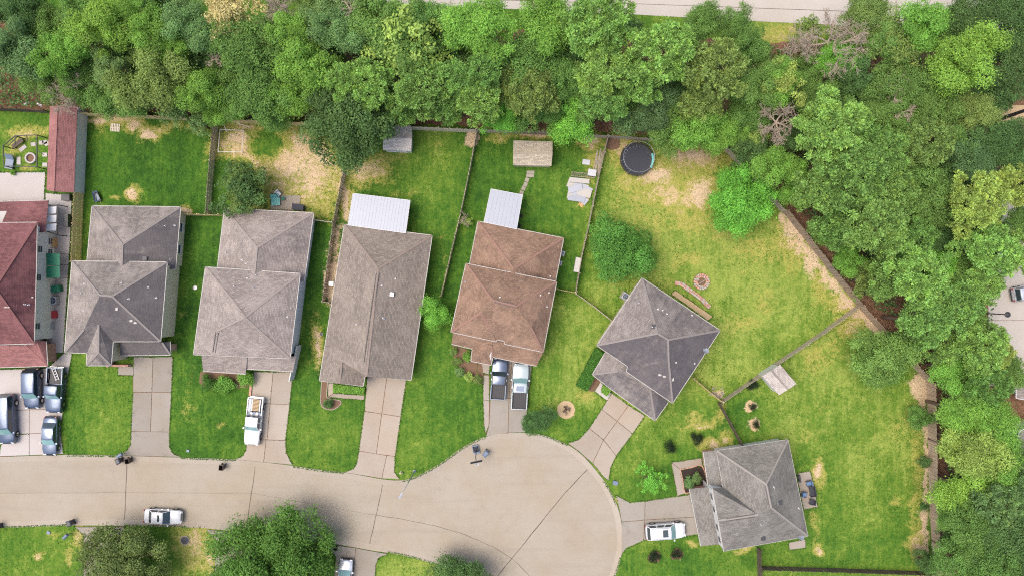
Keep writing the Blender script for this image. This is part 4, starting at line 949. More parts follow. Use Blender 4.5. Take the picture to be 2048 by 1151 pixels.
def crown_pine(seed, R=3.6, clumps=34, needles=34):
    """needle tufts like pompons carried on the ends of whorled limbs"""
    r = np.random.default_rng(seed); T0 = []; cl = []
    for i in range(clumps):
        a = i*2.4+r.normal()*.4; f = (i+.5)/clumps
        rad = R*(.12+.80*math.sqrt(f))*r.uniform(.8, 1.15); z = R*.85*(1-f**1.3)*1.0+r.normal()*.35-R*.15
        c = np.array([rad*math.cos(a), rad*math.sin(a), z]); cr = r.uniform(.65, 1.15)*R/3.6
        cl.append(c)
        for j in range(int(11*cr**2+5)):
            u = unit(r, 1)[0]; u[2] = abs(u[2])*.8
            T0.append((c+u*cr*np.array([1, 1, .6])*r.uniform(.6, 1.05), r.uniform(.42, .62)))
    n = len(T0)*needles; C = np.zeros((n, 3)); D = unit(r, n); D[:, 2] = np.abs(D[:, 2])*1.0-.2; ln = np.zeros(n); tv = np.zeros(n); ty = np.zeros(n)
    for i, (c, s) in enumerate(T0):
        sl_ = slice(i*needles, (i+1)*needles); C[sl_] = c; ln[sl_] = s; tv[sl_] = r.random(); ty[sl_] = r.random()
    D /= np.linalg.norm(D, axis=1, keepdims=True); ln *= r.uniform(.75, 1.1, n)
    W_ = r.normal(size=(n, 3)); W_ -= D*np.sum(W_*D, 1, keepdims=True); W_ /= np.linalg.norm(W_, axis=1, keepdims=True)
    wd = .048
    V = np.stack([C+D*(ln*.15)[:, None], C+D*(ln*.75)[:, None]+W_*wd, C+D*ln[:, None], C+D*(ln*.75)[:, None]-W_*wd], 1).reshape(-1, 3)
    me = mesh_np('crown', V, np.arange(4*n).reshape(-1, 4))
    setvar(me, np.clip(tv*.7+r.random(n)*.3, 0, 1), np.clip(ty*.7+r.random(n)*.3, 0, 1))
    me.materials.append(MT['needle']); return me, np.array(cl), None
def trunkmesh(seed, C, hgt, rad, mat, limbs=9):
    """tapered trunk from the ground to the crown with limbs out to its masses; origin at the crown's middle, ground at -hgt"""
    r = random.Random(seed); mb = MB()
    pts = [(0, 0, -hgt), (r.uniform(-.1, .1), r.uniform(-.1, .1), -hgt*.6), (r.uniform(-.2, .2), r.uniform(-.2, .2), -hgt*.25), (r.uniform(-.15, .15), r.uniform(-.15, .15), .4)]
    mb.tube(pts, [rad*1.25, rad, rad*.8, rad*.35], 7)
    ix = list(range(len(C))); r.shuffle(ix)
    for i in ix[:limbs]:
        c = Vector(C[i])*.85; st = Vector(pts[2]).lerp(Vector(pts[3]), r.uniform(0, .8))
        mid = st.lerp(c, .5)+Vector((r.uniform(-.2, .2), r.uniform(-.2, .2), r.uniform(0, .3)))
        mb.tube([st, mid, c], [rad*.45, rad*.28, rad*.1], 5)
    me = bpy.data.meshes.new('trunk'); me.from_pydata(mb.V, [], mb.F); me.materials.append(MT[mat]); return me
def bare(seed, R, mat, up=.5, levels=4, tw=.03):
    r = random.Random(seed); mb = MB()
    def grow(p, d, L, rad, lv):
        pts = [p]; dd = d.copy()
        for k in range(3):
            dd = (dd+Vector((r.gauss(0, .22), r.gauss(0, .22), r.gauss(0, .15)))).normalized(); pts.append(pts[-1]+dd*L/3)
        mb.tube(pts, [rad, rad*.85, rad*.7, rad*.5], 4 if lv < 3 else 5)
        if lv == 0: return
        for k in range(r.choice((3, 4, 4, 5))):
            t = r.choice((1, 2, 2, 3, 3)); nd_ = (dd+Vector((r.gauss(0, .75), r.gauss(0, .75), r.gauss(.05, .35)))).normalized()
            grow(pts[t], nd_, L*r.uniform(.5, .8), max(tw*.5, rad*.5), lv-1)
    for k in range(5):
        a = k*1.256+r.uniform(-.4, .4); grow(Vector((0, 0, 0)), Vector((math.cos(a), math.sin(a), up)).normalized(), R*.5, tw*3.2, levels-1)
    me = bpy.data.meshes.new('branches'); me.from_pydata(mb.V, [], mb.F); me.materials.append(MT[mat]); return me
PROTO = {}
def proto(key):
    if key in PROTO: return PROTO[key]
    k, i = key[0], int(key[1:] or 0)
    if k == 'b': me, C, q = crown_broad(100+i, 4., 24000, 60, .245, .14, .75, 0, .34, (.13, .34)); R = 4.; bm = 'bark'
    elif k == 'o': me, C, q = crown_broad(200+i, 4., 23000, 78, .225, .125, .7, 0, .24, (.10, .27)); R = 4.; bm = 'bark'      # dense oak
    elif k == 'f': me, C, q = crown_broad(300+i, 4., 22000, 58, .36, .09, .75, .5, .3, (.13, .32), .5); R = 4.; bm = 'bark'   # feathery
    elif k == 'l': me, C, q = crown_broad(400+i, 4., 4200, 46, .36, .2, .7, 0, .35, (.10, .22)); R = 4.; bm = 'bark'            # loose
    elif k == 'B': me, C, q = crown_broad(800+i, 8., 50000, 130, .38, .13, .6, .4, .13, (.10, .22), .5); R = 8.; bm = 'bark'   # big street tree
    elif k == 'O': me, C, q = crown_broad(900+i, 6., 34000, 110, .27, .15, .65, 0, .15, (.09, .22)); R = 6.; bm = 'bark'        # big oak
    elif k == 'p': me, C, q = crown_pine(500+i); R = 3.6; bm = 'bark'
    elif k == 's': me, C, q = crown_broad(600+i, 1.2, 2600, 22, .17, .10, .8, 0, .12, (.25, .4)); R = 1.2; bm = 'bark'          # shrub
    elif k == 'j': me, C, q = crown_broad(700+i, .8, 2600, 20, .13, .03, .8, .2, .05, (.3, .4), .5); R = .8; bm = 'bark'        # ball shaped evergreen
    PROTO[key] = (me, C, R); return PROTO[key]
HUE = dict(dk=(.046, .090, .030), bl=(.056, .106, .042), md=(.070, .132, .034), br=(.088, .180, .034), li=(.120, .210, .038), ol=(.092, .140, .040), pi=(.088, .165, .044), pl=(.110, .198, .050), yl=(.29, .25, .12), vb=(.090, .225, .036), gg=(.080, .138, .050), yg=(.145, .200, .050), ju=(.012, .020, .010), he=(.035, .095, .018), tg=(.058, .136, .028), so=(.068, .098, .032), sd=(.056, .122, .026), gr=(.030, .080, .010))
HUE = {k: (v[0]*FOL*1.01, v[1]*FOL, v[2]*FOL*1.0) for k, v in HUE.items()}
YARD = [(-300,226),(173,236),(430,248),(610,256),(950,270),(1240,282),(1440,300),(1565,430),(1712,616),(1850,768),(1860,1000),(1868,1500),(-300,1500)]
def tree(px, py, r, z, key, hue, label, name='broadleaf_tree', group=None, cat='tree', sq=1., yard=False, inner=None):
    if group == 'trees of the wood' and px > 1560 and py > 400:
        if py > 775: px = max(px, 1879+r*.95)
        else:
            dd = (px-1570)*.762-(py-414)*.647-r*.93-4
            if dd < 0: px -= dd*.762; py += dd*.647
    if group == 'trees of the wood' and not yard:
        while z > 2.5:
            g = P(px, py, z)
            if not inside1(1024+g.x*S, 575.5-g.y*S, YARD): break
            z -= .5
    me, C, R = proto(key); c = P(px, py, z); k = r/S*(H-z)/H/R*(1.08 if group == 'trees of the wood' else .97)
    root = empty(name, (c.x, c.y, 0)); tag(root, label, cat, group)
    rot = random.uniform(0, 6.28)
    zc = max(z, R*k*.45)
    o = obj('crown', me, root, (0, 0, zc), (0, 0, rot)); o.scale = (k*random.uniform(.94, 1.06), k*random.uniform(.94, 1.06), k*sq)
    h_ = HUE[hue]; j = random.uniform(.92, 1.08); o.color = (h_[0]*j*random.uniform(.93, 1.07), h_[1]*j, h_[2]*j, 1)
    if inner:
        m2, C2, R2 = proto(inner[0]); k2 = k*R/R2*inner[2]
        o2 = obj('inner_foliage', m2, root, (0, 0, zc-.5), (0, 0, rot+1)); o2.scale = (k2, k2, k2*.8); o2.color = (*HUE[inner[1]], 1)
    if R > 2: 
        tm = trunkmesh((ord(key[0])*31+ord(key[-1])*7+round(zc)*13) % 1000, C, zc/k, .22/k**.5, 'bark', 14 if key[0] in 'pl' else 8)
    else: tm = trunkmesh(3, C, zc/k, .05, 'bark', 6)
    t = obj('trunk', tm, root, (0, 0, zc), (0, 0, rot)); t.scale = (k, k, k)
    return root
def deadtree(px, py, r, z, seed, label, up=.5, mat='bark_pale', name='bare_tree', group=None, levels=5, tw=.03):
    c = P(px, py, z); root = tag(empty(name, (c.x, c.y, 0)), label, 'tree' if r > 25 else 'shrub', group)
    R = r/S*(H-z)/H
    obj('branches', bare(seed, R, mat, up, levels, tw), root, (0, 0, z))
    MB().tube([(0, 0, 0), (.1, 0, z*.5), (0, 0, z+.1)], [tw*8, tw*6, tw*4], 7).build('trunk', MT[mat], root, 40)
W_ = 'trees of the wood'
INNER = {(803,88): ('b1','md',.85), (1562,165): ('b2','br',.85), (1788,88): ('b0','md',.85), (487,372): ('o0','ol',.78), (456,24): ('b3','yl',.8), (1762,716): ('b0','md',.7), (1300,962): ('b2','br',.55)}
# wood along the top edge
for a in [
 (38,112,58,9,'b0','bl','dark blue-green tree in the wood, at the left edge above the gazebo yard'),
 (60,30,48,8,'b1','dk','shaded dark tree in the upper left corner of the wood'),
 (0,25,40,8,'b2','dk','dark tree cut by the upper left corner of the picture'),
 (126,105,46,9.5,'b3','br','round bright leafy tree above the rose roofed outbuilding'),
 (118,50,38,8,'b2','md','green tree behind the round bright tree, upper left'),
 (215,52,52,10.5,'b1','li','yellow-green tall tree near the top edge, upper left'),
 (160,20,36,9,'b0','md','mid green tree between the corner and the yellow-green tall tree, top edge'),
 (298,50,42,10,'b3','br','bright green tree right of the yellow-green tall tree'),
 (216,136,36,8,'b0','gg','grey-green round tree just below the yellow-green tall tree'),
 (265,120,36,5.5,'b2','dk','low dark tree in a shady gap of the upper left wood'),
 (298,124,27,7.5,'b1','ol','small olive tree in the gap between green trees, upper left wood'),
 (312,172,58,8,'b2','ol','wide olive-green tree above the leftmost lawn'),
 (250,205,42,6,'b0','md','low green tree behind the golden fence of the leftmost lawn'),
 (200,190,38,6,'b3','md','low green tree beside the dead tree over the outbuilding'),
 (350,215,32,5,'l0','gg','small grey-green tree at the fence above the leftmost lawn'),
 (410,185,42,8,'b1','br','bright tree above the corner of the weathered side fence'),
 (430,225,26,5,'b3','br','small bright tree touching the back fence above the side fence'),
 (352,95,38,8.5,'f0','br','feathery bright tree in the upper left wood'),
 (386,58,42,9.5,'b2','gg','grey-green tree left of the orange-yellow tree'),
 (370,12,38,9,'l1','gg','pale loose tree at the top edge left of the orange-yellow tree'),
 (320,5,34,9,'b1','dk','dark tree at the top edge between bright and pale trees'),
 (456,24,44,10.5,'l2','yl','orange-yellow tree at the top edge'),
 (410,120,34,6,'b0','dk','dark tree in the gap below the orange-yellow tree'),
 (500,95,66,9.5,'o0','md','large mid green tree right below the orange-yellow tree'),
 (510,190,60,8,'o1','md','large green tree overhanging the golden fence of the sandy yard'),
 (460,160,40,6.5,'b3','md','green tree between two large ones above the sandy yard'),
 (588,72,44,10,'b0','br','bright round tree below the pinkish bare tree'),
 (608,135,58,9.5,'b1','br','vivid green spreading tree above the big live oak'),
 (588,200,42,7.5,'b3','br','bright low tree left of the big live oak'),
 (640,185,34,8,'p0','gg','grey-green pine left of the pair of pines'),
 (655,120,36,6,'b2','dk','dark tree in the gap beside the vivid spreading tree'),
 (660,15,44,9,'b2','gg','grey-green tree at the top edge right of the pinkish bare tree'),
 (618,28,34,7,'b1','ol','low olive tree right beside the pinkish bare tree'),
 (684,64,46,10,'b3','gg','grey-green rounded tree above the pair of pines'),
 (738,30,58,10,'b0','md','green tree at the top edge left of the highway'),
 (803,88,76,10.5,'l3','yg','large loose yellowish tree below the highway end'),
 (850,40,40,9,'b2','pi','green tree beside the grass verge at the highway end'),
 (690,165,37,11,'p1','pl','light pine, left one of the pair above the live oak'),
 (742,172,44,11,'p2','pl','light pine, right one of the pair above the live oak'),
 (760,125,36,6.5,'b0','dk','dark tree in the shady gap above the pair of pines'),
 (838,180,50,11,'p3','pi','pine overhanging the pale back fence'),
 (800,215,34,8,'p0','pi','low pine just above the pale green shed'),
 (870,130,40,7,'b2','dk','dark low tree between the yellowish tree and the pines'),
 (905,105,40,7,'b3','dk','dark shaded tree under the large feathery tree'),
 (958,55,68,11,'f1','br','large feathery bright tree at the top edge beside the verge'),
 (1085,35,62,10.5,'f2','br','feathery green tree at the top edge left of the tall light pine'),
 (1060,112,64,9.5,'o2','md','broad green tree in the middle of the top wood'),
 (912,162,40,11,'p1','pi','leftmost pine of the cluster above the thin grey fence'),
 (962,148,38,11.5,'p2','pi','upper pine of the cluster above the thin grey fence'),
 (955,200,42,10.5,'p3','pl','lower pine of the cluster above the thin grey fence'),
 (888,215,36,9,'p0','pi','pine at the fence, lowest left of the pine cluster'),
 (1010,165,38,9,'p1','ol','olive pine right of the pine cluster'),
 (1062,190,46,10,'p2','ol','olive pine above the cream garden shed'),
 (1000,238,36,6,'b0','vb','vivid small tree at the fence left of the cream shed'),
 (1040,240,34,5.5,'l0','md','thin green tree at the fence behind the cream shed'),
 (1130,160,42,8,'b1','md','green tree in the wood above the vivid tree of the shed yard'),
 (1150,110,40,8,'o0','dk','dark tree left of the tall light pine'),
 (1192,58,62,12.5,'p3','pl','tall light pine crossing the highway edge'),
 (1205,140,54,11.5,'p0','pl','light pine directly below the tall light pine'),
 (1205,205,42,10,'p1','pi','pine at the fence above the trampoline yard corner'),
 (1264,56,20,6,'s0','dk','small dark round bush on the highway verge'),
 (1318,112,62,12,'p2','pl','bright clumpy pine above the trampoline'),
 (1275,170,42,10,'p3','pl','pine left below the bright clumpy pine'),
 (1402,45,42,9,'f0','md','dark feathery tree reaching over the highway edge'),
 (1465,62,38,9,'f1','md','feathery tree beside the orange verge'),
 (1425,142,58,11.5,'p0','ol','olive pine with golden tips above the bright shrubs'),
 (1400,205,40,9,'p1','ol','small olive pine just below the olive pine with golden tips'),
 (1290,228,46,7,'b2','bl','bluish green tree at the fence right above the trampoline'),
 (1335,250,44,6,'f2','md','dark feathery tree at the fence right of the trampoline'),
 (1392,250,56,7,'f0','br','bright feathery tree over the top corner of the trampoline yard'),
 (1440,270,40,6,'f1','br','bright low feathery tree right of the trampoline yard top'),
 (1350,195,36,6,'b3','dk','dark tree in the gap under the bright clumpy pine'),
 (1502,105,38,7,'b1','md','green tree below the orange verge'),
 (1512,170,46,8.5,'b0','md','green tree left of the yellow-green round tree'),
 (1562,165,42,9.5,'l1','yg','yellow-green loose round tree below the big bare tree'),
 (1505,232,38,6,'b3','md','green tree above the grey bare tree'),
 (1510,278,30,6,'l2','yg','small loose yellowish tree left of the grey bare tree'),
 (1500,300,36,5,'b1','dk','dark low tree by the diagonal fence top'),
 (1600,140,34,7,'b0','md','green tree under the big bare tree'),
 (1672,120,36,8.5,'b3','vb','vivid green tree showing through the big bare tree'),
 (1610,60,30,5,'l3','ol','thin olive tree on the verge under the big bare tree'),
 (90,165,34,6,'b4','md','green tree at the lower edge of the left wood, beside the bare soil'),
 (160,140,34,7,'b5','md','green tree between the round bright and the grey-green tree'),
 (255,90,34,7,'b4','dk','dark tree below the yellow-green tall tree, right side'),
 (345,140,34,7,'b5','md','green tree tucked between the olive and the bright tree, left wood'),
 (470,215,34,6,'b4','br','bright tree hanging over the golden fence corner of the sandy yard'),
 (545,235,28,4.5,'b5','md','low green tree at the golden fence above the sandy yard'),
 (560,40,34,7,'b4','md','green tree below the pinkish bare tree, left side'),
 (765,200,36,7,'b5','dk','dark tree between the right pine of the pair and the fence'),
 (880,60,34,7,'b4','md','green tree at the edge of the grass verge, highway end'),
 (1100,215,34,7,'b5','md','green tree right of the olive pine above the cream shed'),
 (1100,150,36,8,'p4','pi','pine in the gap left of the light pines, top wood'),
 (1160,200,34,7,'b4','md','leafy tree at the fence between vivid tree and pine'),
 (1245,215,34,7,'b5','md','green tree directly above the trampoline'),
 (1480,215,34,6,'b4','md','green tree left of the grey bare tree'),
 (1620,190,38,7,'b5','md','green tree right of the yellow-green loose tree'),
 ]: tree(*a, name='pine_tree' if a[4][0] == 'p' else 'broadleaf_tree', group=W_, inner=INNER.get(a[:2]))
# wood on the right side
for a in [
 (1730,30,48,10,'o1','ol','dark olive tree at the top edge right of the big bare tree'),
 (1843,55,48,11,'b1','br','bright round tree at the top edge, right part'),
 (1788,88,52,10.5,'l0','ol','loose olive tree left of the bright round top edge tree'),
 (1922,120,62,11.5,'b2','li','yellow-green large tree in the upper right wood'),
 (1935,30,52,9,'o0','dk','dark tree at the top edge above the yellow-green large tree'),
 (2010,30,54,9,'o1','dk','dark tree in the upper right corner of the picture'),
 (2020,110,58,9.5,'o2','dk','dark broad tree at the right edge above the leaning pole'),
 (1980,190,42,7,'b3','dk','dark low tree just above the leaning pole'),
 (1805,165,52,9.5,'o2','md','green tree around the pale bare twigs, upper right wood'),
 (1752,205,44,8.5,'b0','md','green tree left of the pale bare twigs, upper right wood'),
 (1700,150,44,8,'b1','dk','dark tree right below the vivid green tree, upper right'),
 (1690,200,36,6,'b2','dk','dark gap tree above the light pine, upper right'),
 (1862,205,48,9,'o0','md','green tree below the yellow-green large tree'),
 (1930,225,42,8.5,'f2','ol','olive feathery tree left of the leaning pole'),
 (2000,275,50,8.5,'o1','dk','dark tree just below the leaning pole'),
 (2045,330,46,8,'o2','dk','dark tree at the right edge below the leaning pole'),
 (1945,320,46,8.5,'o0','bl','dark bluish tree in the right wood above the yellow pine'),
 (1655,255,64,11.5,'p1','pl','large light pine behind the grey bare tree'),
 (1580,270,30,6,'b0','dk','dark tree under the grey bare tree'),
 (1555,335,40,7,'b2','br','vivid green bush-like tree at the top of the diagonal fence'),
 (1585,385,30,4.5,'b1','br','bright low tree at the end of the diagonal fence'),
 (1700,355,60,11.5,'p2','pi','pine in the right wood, left of centre row'),
 (1640,375,48,10,'p3','pi','pine just behind the vivid green fence tree'),
 (1850,290,46,11,'p0','ol','olive pine right of the large light pine'),
 (1770,305,46,10,'p1','pi','pine between the large light pine and the olive pine'),
 (1785,385,44,9.5,'p2','pi','small pine in the middle of the right wood'),
 (1862,400,50,9,'b3','md','green leafy tree left of the yellow pine, right wood'),
 (1945,405,54,12,'p3','yg','yellow-green pine reaching towards the right edge'),
 (2025,375,42,11,'p0','yg','yellow-green pine cut by the right edge'),
 (1905,350,36,6.5,'b0','dk','dark gap tree left above the yellow-green pine'),
 (1748,450,58,11.5,'p1','pi','wide pine behind the upper diagonal fence'),
 (1670,450,42,7,'p2','pi','low pine beside the upper diagonal fence'),
 (1645,478,28,4,'b1','br','bright shrub tree at the diagonal fence, upper one'),
 (1688,520,30,4,'b2','br','bright shrub tree at the diagonal fence, lower one'),
 (1885,475,44,7,'o1','dk','dark tree in the middle of the right wood'),
 (1960,470,44,9,'p2','dk','dark pine under the yellow-green pine'),
 (1968,500,54,11,'p3','pl','light pine beside the parking lot'),
 (1828,555,58,11.5,'p0','pl','light pine with round tufts, centre of the right wood'),
 (1770,555,40,9,'p1','pi','pine just left of the light pine with round tufts'),
 (1880,550,34,8,'b3','vb','vivid leafy tree tucked among the pines, right wood'),
 (1740,560,32,5,'p2','ol','low olive pine right at the diagonal fence'),
 (1910,610,50,10,'p3','pi','pine right of the light pine with round tufts'),
 (1850,640,50,10,'p1','pi','pine behind the dark weathered fence'),
 (1950,570,44,10,'p0','pl','light pine left of the parking lot lamp'),
 (1950,690,52,9.5,'p2','pl','yellowish pine below the parking lot lamp'),
 (1978,705,36,9,'p3','yg','pine overhanging the parking lot edge'),
 (1905,742,48,7,'b0','br','bright leafy tree near the fence corner, right wood'),
 (1965,765,46,8.5,'p0','md','dark green pine below the yellowish pine'),
 (1915,820,46,7.5,'f1','br','bright feathery tree right of the fence corner'),
 (1975,835,50,8,'f2','br','bright feathery tree left of the white roofed building'),
 (1890,880,38,6,'b3','li','yellow-green tree touching the long brown fence, upper'),
 (1940,905,62,9,'f0','yg','large yellowish feathery tree beside the long brown fence'),
 (1990,935,44,8,'b1','br','bright tree below the white roofed building'),
 (2035,975,46,9,'p1','gg','grey-green pine at the right edge, lower part'),
 (1985,1000,46,8.5,'p2','gg','grey-green soft pine left of the right edge, lower part'),
 (1905,975,46,7,'b2','li','lime green tree beside the long brown fence, middle'),
 (1890,1030,32,5.5,'b0','br','bright small tree at the long brown fence, lower'),
 (1940,1045,50,8,'o0','md','green tree in the lower right wood near the fence'),
 (2005,1075,58,8.5,'o1','dk','dark broad tree in the lower right wood'),
 (1920,1115,50,7.5,'o2','md','green tree at the bottom edge of the right wood'),
 (1985,1140,46,8,'b3','md','leafy tree at the bottom edge, right wood'),
 (2040,1125,46,8,'o0','dk','dark tree in the bottom right corner'),
 (2040,500,44,8.5,'p4','pl','light pine at the right edge above the parking lot lamp'),
 (2012,735,34,7,'b5','md','green tree at the low end of the parking lot'),
 (2035,445,30,8,'o0','md','green tree cut by the right edge under the yellow-green pine'),
 (1720,270,38,8,'p4','pi','pine squeezed between the large light pine and green trees, right wood'),
 (1810,260,36,8,'b5','md','leafy tree between the olive pine and the bare branch, right wood'),
 (1900,285,38,8,'b4','md','green tree right of the olive pine, right wood'),
 (1830,345,40,8.5,'p4','pi','pine between the olive pine and the green leafy tree, right wood'),
 (1905,440,38,7,'b5','md','green tree left below the yellow-green pine'),
 (1830,470,40,8,'p4','pi','pine left of the dark tree in the middle right wood'),
 (1790,500,36,7,'b4','md','green tree between two pines, middle right wood'),
 (1930,530,38,8,'b5','md','green tree left of the light pine beside the parking lot'),
 (1890,690,40,7,'p4','pi','pine above the bright leafy tree near the fence corner'),
 (1940,780,36,7,'b4','md','green tree right of the bright leafy tree near the fence corner'),
 (2010,900,38,7,'b5','md','green tree just below the white roofed building'),
 (1950,1090,38,7,'b4','md','green tree between two broad trees, lower right wood'),
 (1895,1075,26,4,'b1','dk','small dark tree close behind the long brown fence'),
 ]: tree(*a, name='pine_tree' if a[4][0] == 'p' else 'broadleaf_tree', group=W_, inner=INNER.get(a[:2]))
# trees and shrubs of the gardens
for a in [
 (697,243,104,8.,'O0','dk','huge dark live oak spreading over the sandy yard and shed'),
 (487,372,58,4.2,'l1','dk','dark thin-crowned tree over the taupe house roof edge'),
 (1142,248,50,5.5,'b1','vb','vivid green tree overhanging the cream shed yard'),
 (1232,500,70,3.6,'o5','tg','large glossy green tree above the charcoal roofed house'),
 (1480,402,72,4.2,'f4','vb','large vivid feathery tree at the end of the trampoline yard'),
 (1762,716,70,3.6,'f1','pi','soft feathery tree inside the dark weathered fence'),
 (255,1126,90,3.8,'O1','so','olive street oak at the bottom, left of the darker green one'),
 (546,1124,134,3.8,'B0','sd','big deep green street tree at the bottom edge'),
 (920,1154,50,2.6,'b3','dk','dark green street tree cut by the bottom edge'),
 (1076,838,29,3.,'o2','dk','small dark round tree at the end of the two pickup driveway'),
 (1300,962,28,2.4,'l2','vb','small bright sapling on the lawn beside the cul-de-sac'),
 (873,628,33,2.4,'b1','vb','small vivid tree between the tan and brown roofed houses'),
 (396,245,28,3.4,'l3','gg','small light tree leaning over the golden back fence corner'),
 (1840,832,27,2.2,'b0','md','round garden tree by the long brown fence'),
 (1850,1122,26,2.2,'o3','dk','dark garden tree in the lower corner of the biggest lawn'),
 ]: tree(*a, group='garden trees', yard=True, inner=INNER.get(a[:2]))
for a in [
 (1848,923,13,1.,'s1','dk','small dark shrub against the long brown fence'),
 (1849,1012,9,.8,'s2','dk','tiny dark shrub low on the long brown fence'),
 (1340,893,14,.7,'j0','ju','dark ball shrub nearer the angled driveway, of two on the lawn'),
 (1391,876,14,.8,'j1','ju','dark ball shrub nearer the dark fence, of two on the lawn'),
 (1308,1112,13,.7,'j2','ju','dark ball shrub nearer the cul-de-sac below the white wagon'),
 (1353,1107,12,.6,'j0','ju','dark ball shrub nearer the pale house below the white wagon'),
 (1505,771,13,.7,'j1','ju','dark ball shrub right beside the small lone shed'),
 (1505,813,8,.5,'j2','ju','small dark shrub in the middle soil ring below the lone shed'),
 (1512,848,9,.6,'j0','ju','small dark shrub in the lowest soil ring below the lone shed'),
 (414,762,19,.9,'j1','he','dark needle shrub under the taupe house eave, left one'),
 (450,768,21,.8,'s0','br','bright spreading shrub under the taupe house eave, middle one'),
 (493,756,17,1.,'s1','br','round leafy shrub beside the taupe house garage'),
 (656,806,11,.7,'s2','dk','dark shrub in the rounded end of the flower bed'),
 (1393,955,12,.8,'s0','gg','grey-green shrub nearer the wall in the black mulch bed'),
 (1378,965,12,.7,'s1','gg','grey-green shrub nearer the driveway in the black mulch bed'),
 (907,702,9,.6,'s2','ol','reddish shrub at the top of the bed by the brown roofed house'),
 (914,722,10,.6,'s0','ol','second shrub down the bed by the brown roofed house'),
 (920,742,11,.6,'s1','gg','grey-green shrub midway in the bed by the brown roofed house'),
 (938,752,11,.6,'s2','yg','yellowish shrub near the end of the bed by the brown roofed house'),
 (956,758,10,.6,'s0','ol','last shrub of the bed, next to the dark blue pickup'),
 (935,712,11,.6,'s1','br','bright shrub close to the brown roofed house wall'),
 (139,690,10,.9,'s0','dk','dark shrub at the left front corner of the dark grey house'),
 (140,672,8,.8,'s1','md','green shrub between the red and dark grey roofed houses'),
 (1712,595,10,.6,'s2','br','bright weed clump in the corner of the diagonal fence'),
 (104,382,5,.6,'s1','md','small plant by the end of the rose roofed outbuilding'),
 (26,345,6,.4,'s2','br','small potted plant at the edge of the left patio'),
 ]:
    tree(*a, name='shrub', cat='shrub', group='garden shrubs', yard=True)
deadtree(160,185,62,6.5,3,'pale dead tree drooping over the rose roofed outbuilding',.15,'bark_pale',tw=.035)
deadtree(567,15,42,9,5,'pinkish bare tree at the top edge',.6,tw=.03)
deadtree(1655,85,88,9,8,'big tan bare tree in front of the highway',.35,tw=.04,levels=5)
deadtree(1552,245,48,8,11,'grey bare tree behind the trampoline yard corner',.4,tw=.035)
deadtree(1785,180,36,10,14,'pale bare twigs sticking out of the upper right wood',.5,levels=4)
deadtree(1805,225,26,9.5,15,'pale bare branch low in the upper right wood',.2,levels=4)
deadtree(432,118,24,8.5,17,'small whitish dead tree beside the orange-yellow tree gap',.5,levels=4)
deadtree(700,18,28,11,19,'thin bare tip poking out at the top edge, left of the highway',.8,levels=3)
deadtree(1132,818,11,.35,23,'small leafless shrub in the round straw tree ring',.5,'bark',tw=.02,levels=4,name='bare_shrub')
deadtree(930,440,17,1.1,21,'small half bare shrub at the thin grey fence',.8,tw=.02,levels=4,name='bare_shrub')
tree(932,443,13,1.,'l0','yg','thin yellowish leafy shrub at the thin grey fence', name='shrub', cat='shrub', group='garden shrubs', yard=True)
# trimmed hedges
def hedge(label, poly, hh, hue, n=5200, leaf=.15):
    p = ccw([G(*q) for q in poly]); c = p[0]; r = np.random.default_rng(5)
    xs = [a[0] for a in p]; ys = [a[1] for a in p]
    pts = []; nr = []
    X = r.uniform(min(xs), max(xs), n*4); Y = r.uniform(min(ys), max(ys), n*4)
    m = inpoly(X, Y, p); X = X[m][:n]; Y = Y[m][:n]
    top = np.stack([X-c[0], Y-c[1], hh+r.normal(size=len(X))*.04], -1)
    sd = []
    for i in range(len(p)):
        a = np.array(p[i]); b = np.array(p[(i+1) % len(p)]); L = np.linalg.norm(b-a); k = int(L*hh*90)
        t = r.random((k, 1)); q = a+(b-a)*t; o = np.array([(b-a)[1], -(b-a)[0]])/L
        sd.append((np.column_stack([q-np.array(c), r.random(k)*hh])+np.column_stack([np.outer(r.normal(size=k)*.04, o), np.zeros(k)]), np.tile([o[0], o[1], .3], (k, 1))))
    C = np.vstack([top]+[s[0] for s in sd]); N = np.vstack([np.tile([0, 0, 1.], (len(top), 1))]+[s[1] for s in sd])+r.normal(size=(len(C), 3))*.5
    V, F = leafquads(C, N, leaf, leaf*.6, 9); me = mesh_np('foliage', V, F); setvar(me, r.random(len(C)), r.random(len(C))); me.materials.append(MT['leaf'])
    e = tag(empty('hedge', (*c, 0)), label, 'hedge'); o = obj('foliage', me, e); o.color = (*HUE[hue], 1)
    MB().prism([(a[0]-c[0], a[1]-c[1]) for a in inset(p, .08)], 0, hh-.06).build('core', MT['hedge_core'], e)
MT['hedge_core'] = plain('hedge_twigs', (.02, .035, .012), .95)
hedge('thick dark clipped hedge beside the charcoal roofed house', [(1190,694),(1211,708),(1172,779),(1151,768)], 1.3, 'he', 9000)
hedge('low bright clipped hedge in front of the tan roofed house', [(669,766),(731,773),(729,786),(668,782)], .6, 'br', 5000)
hedge('small square clipped shrub by the angled front walk', [(1206,768),(1221,778),(1212,789),(1201,781)], .8, 'br', 1400)
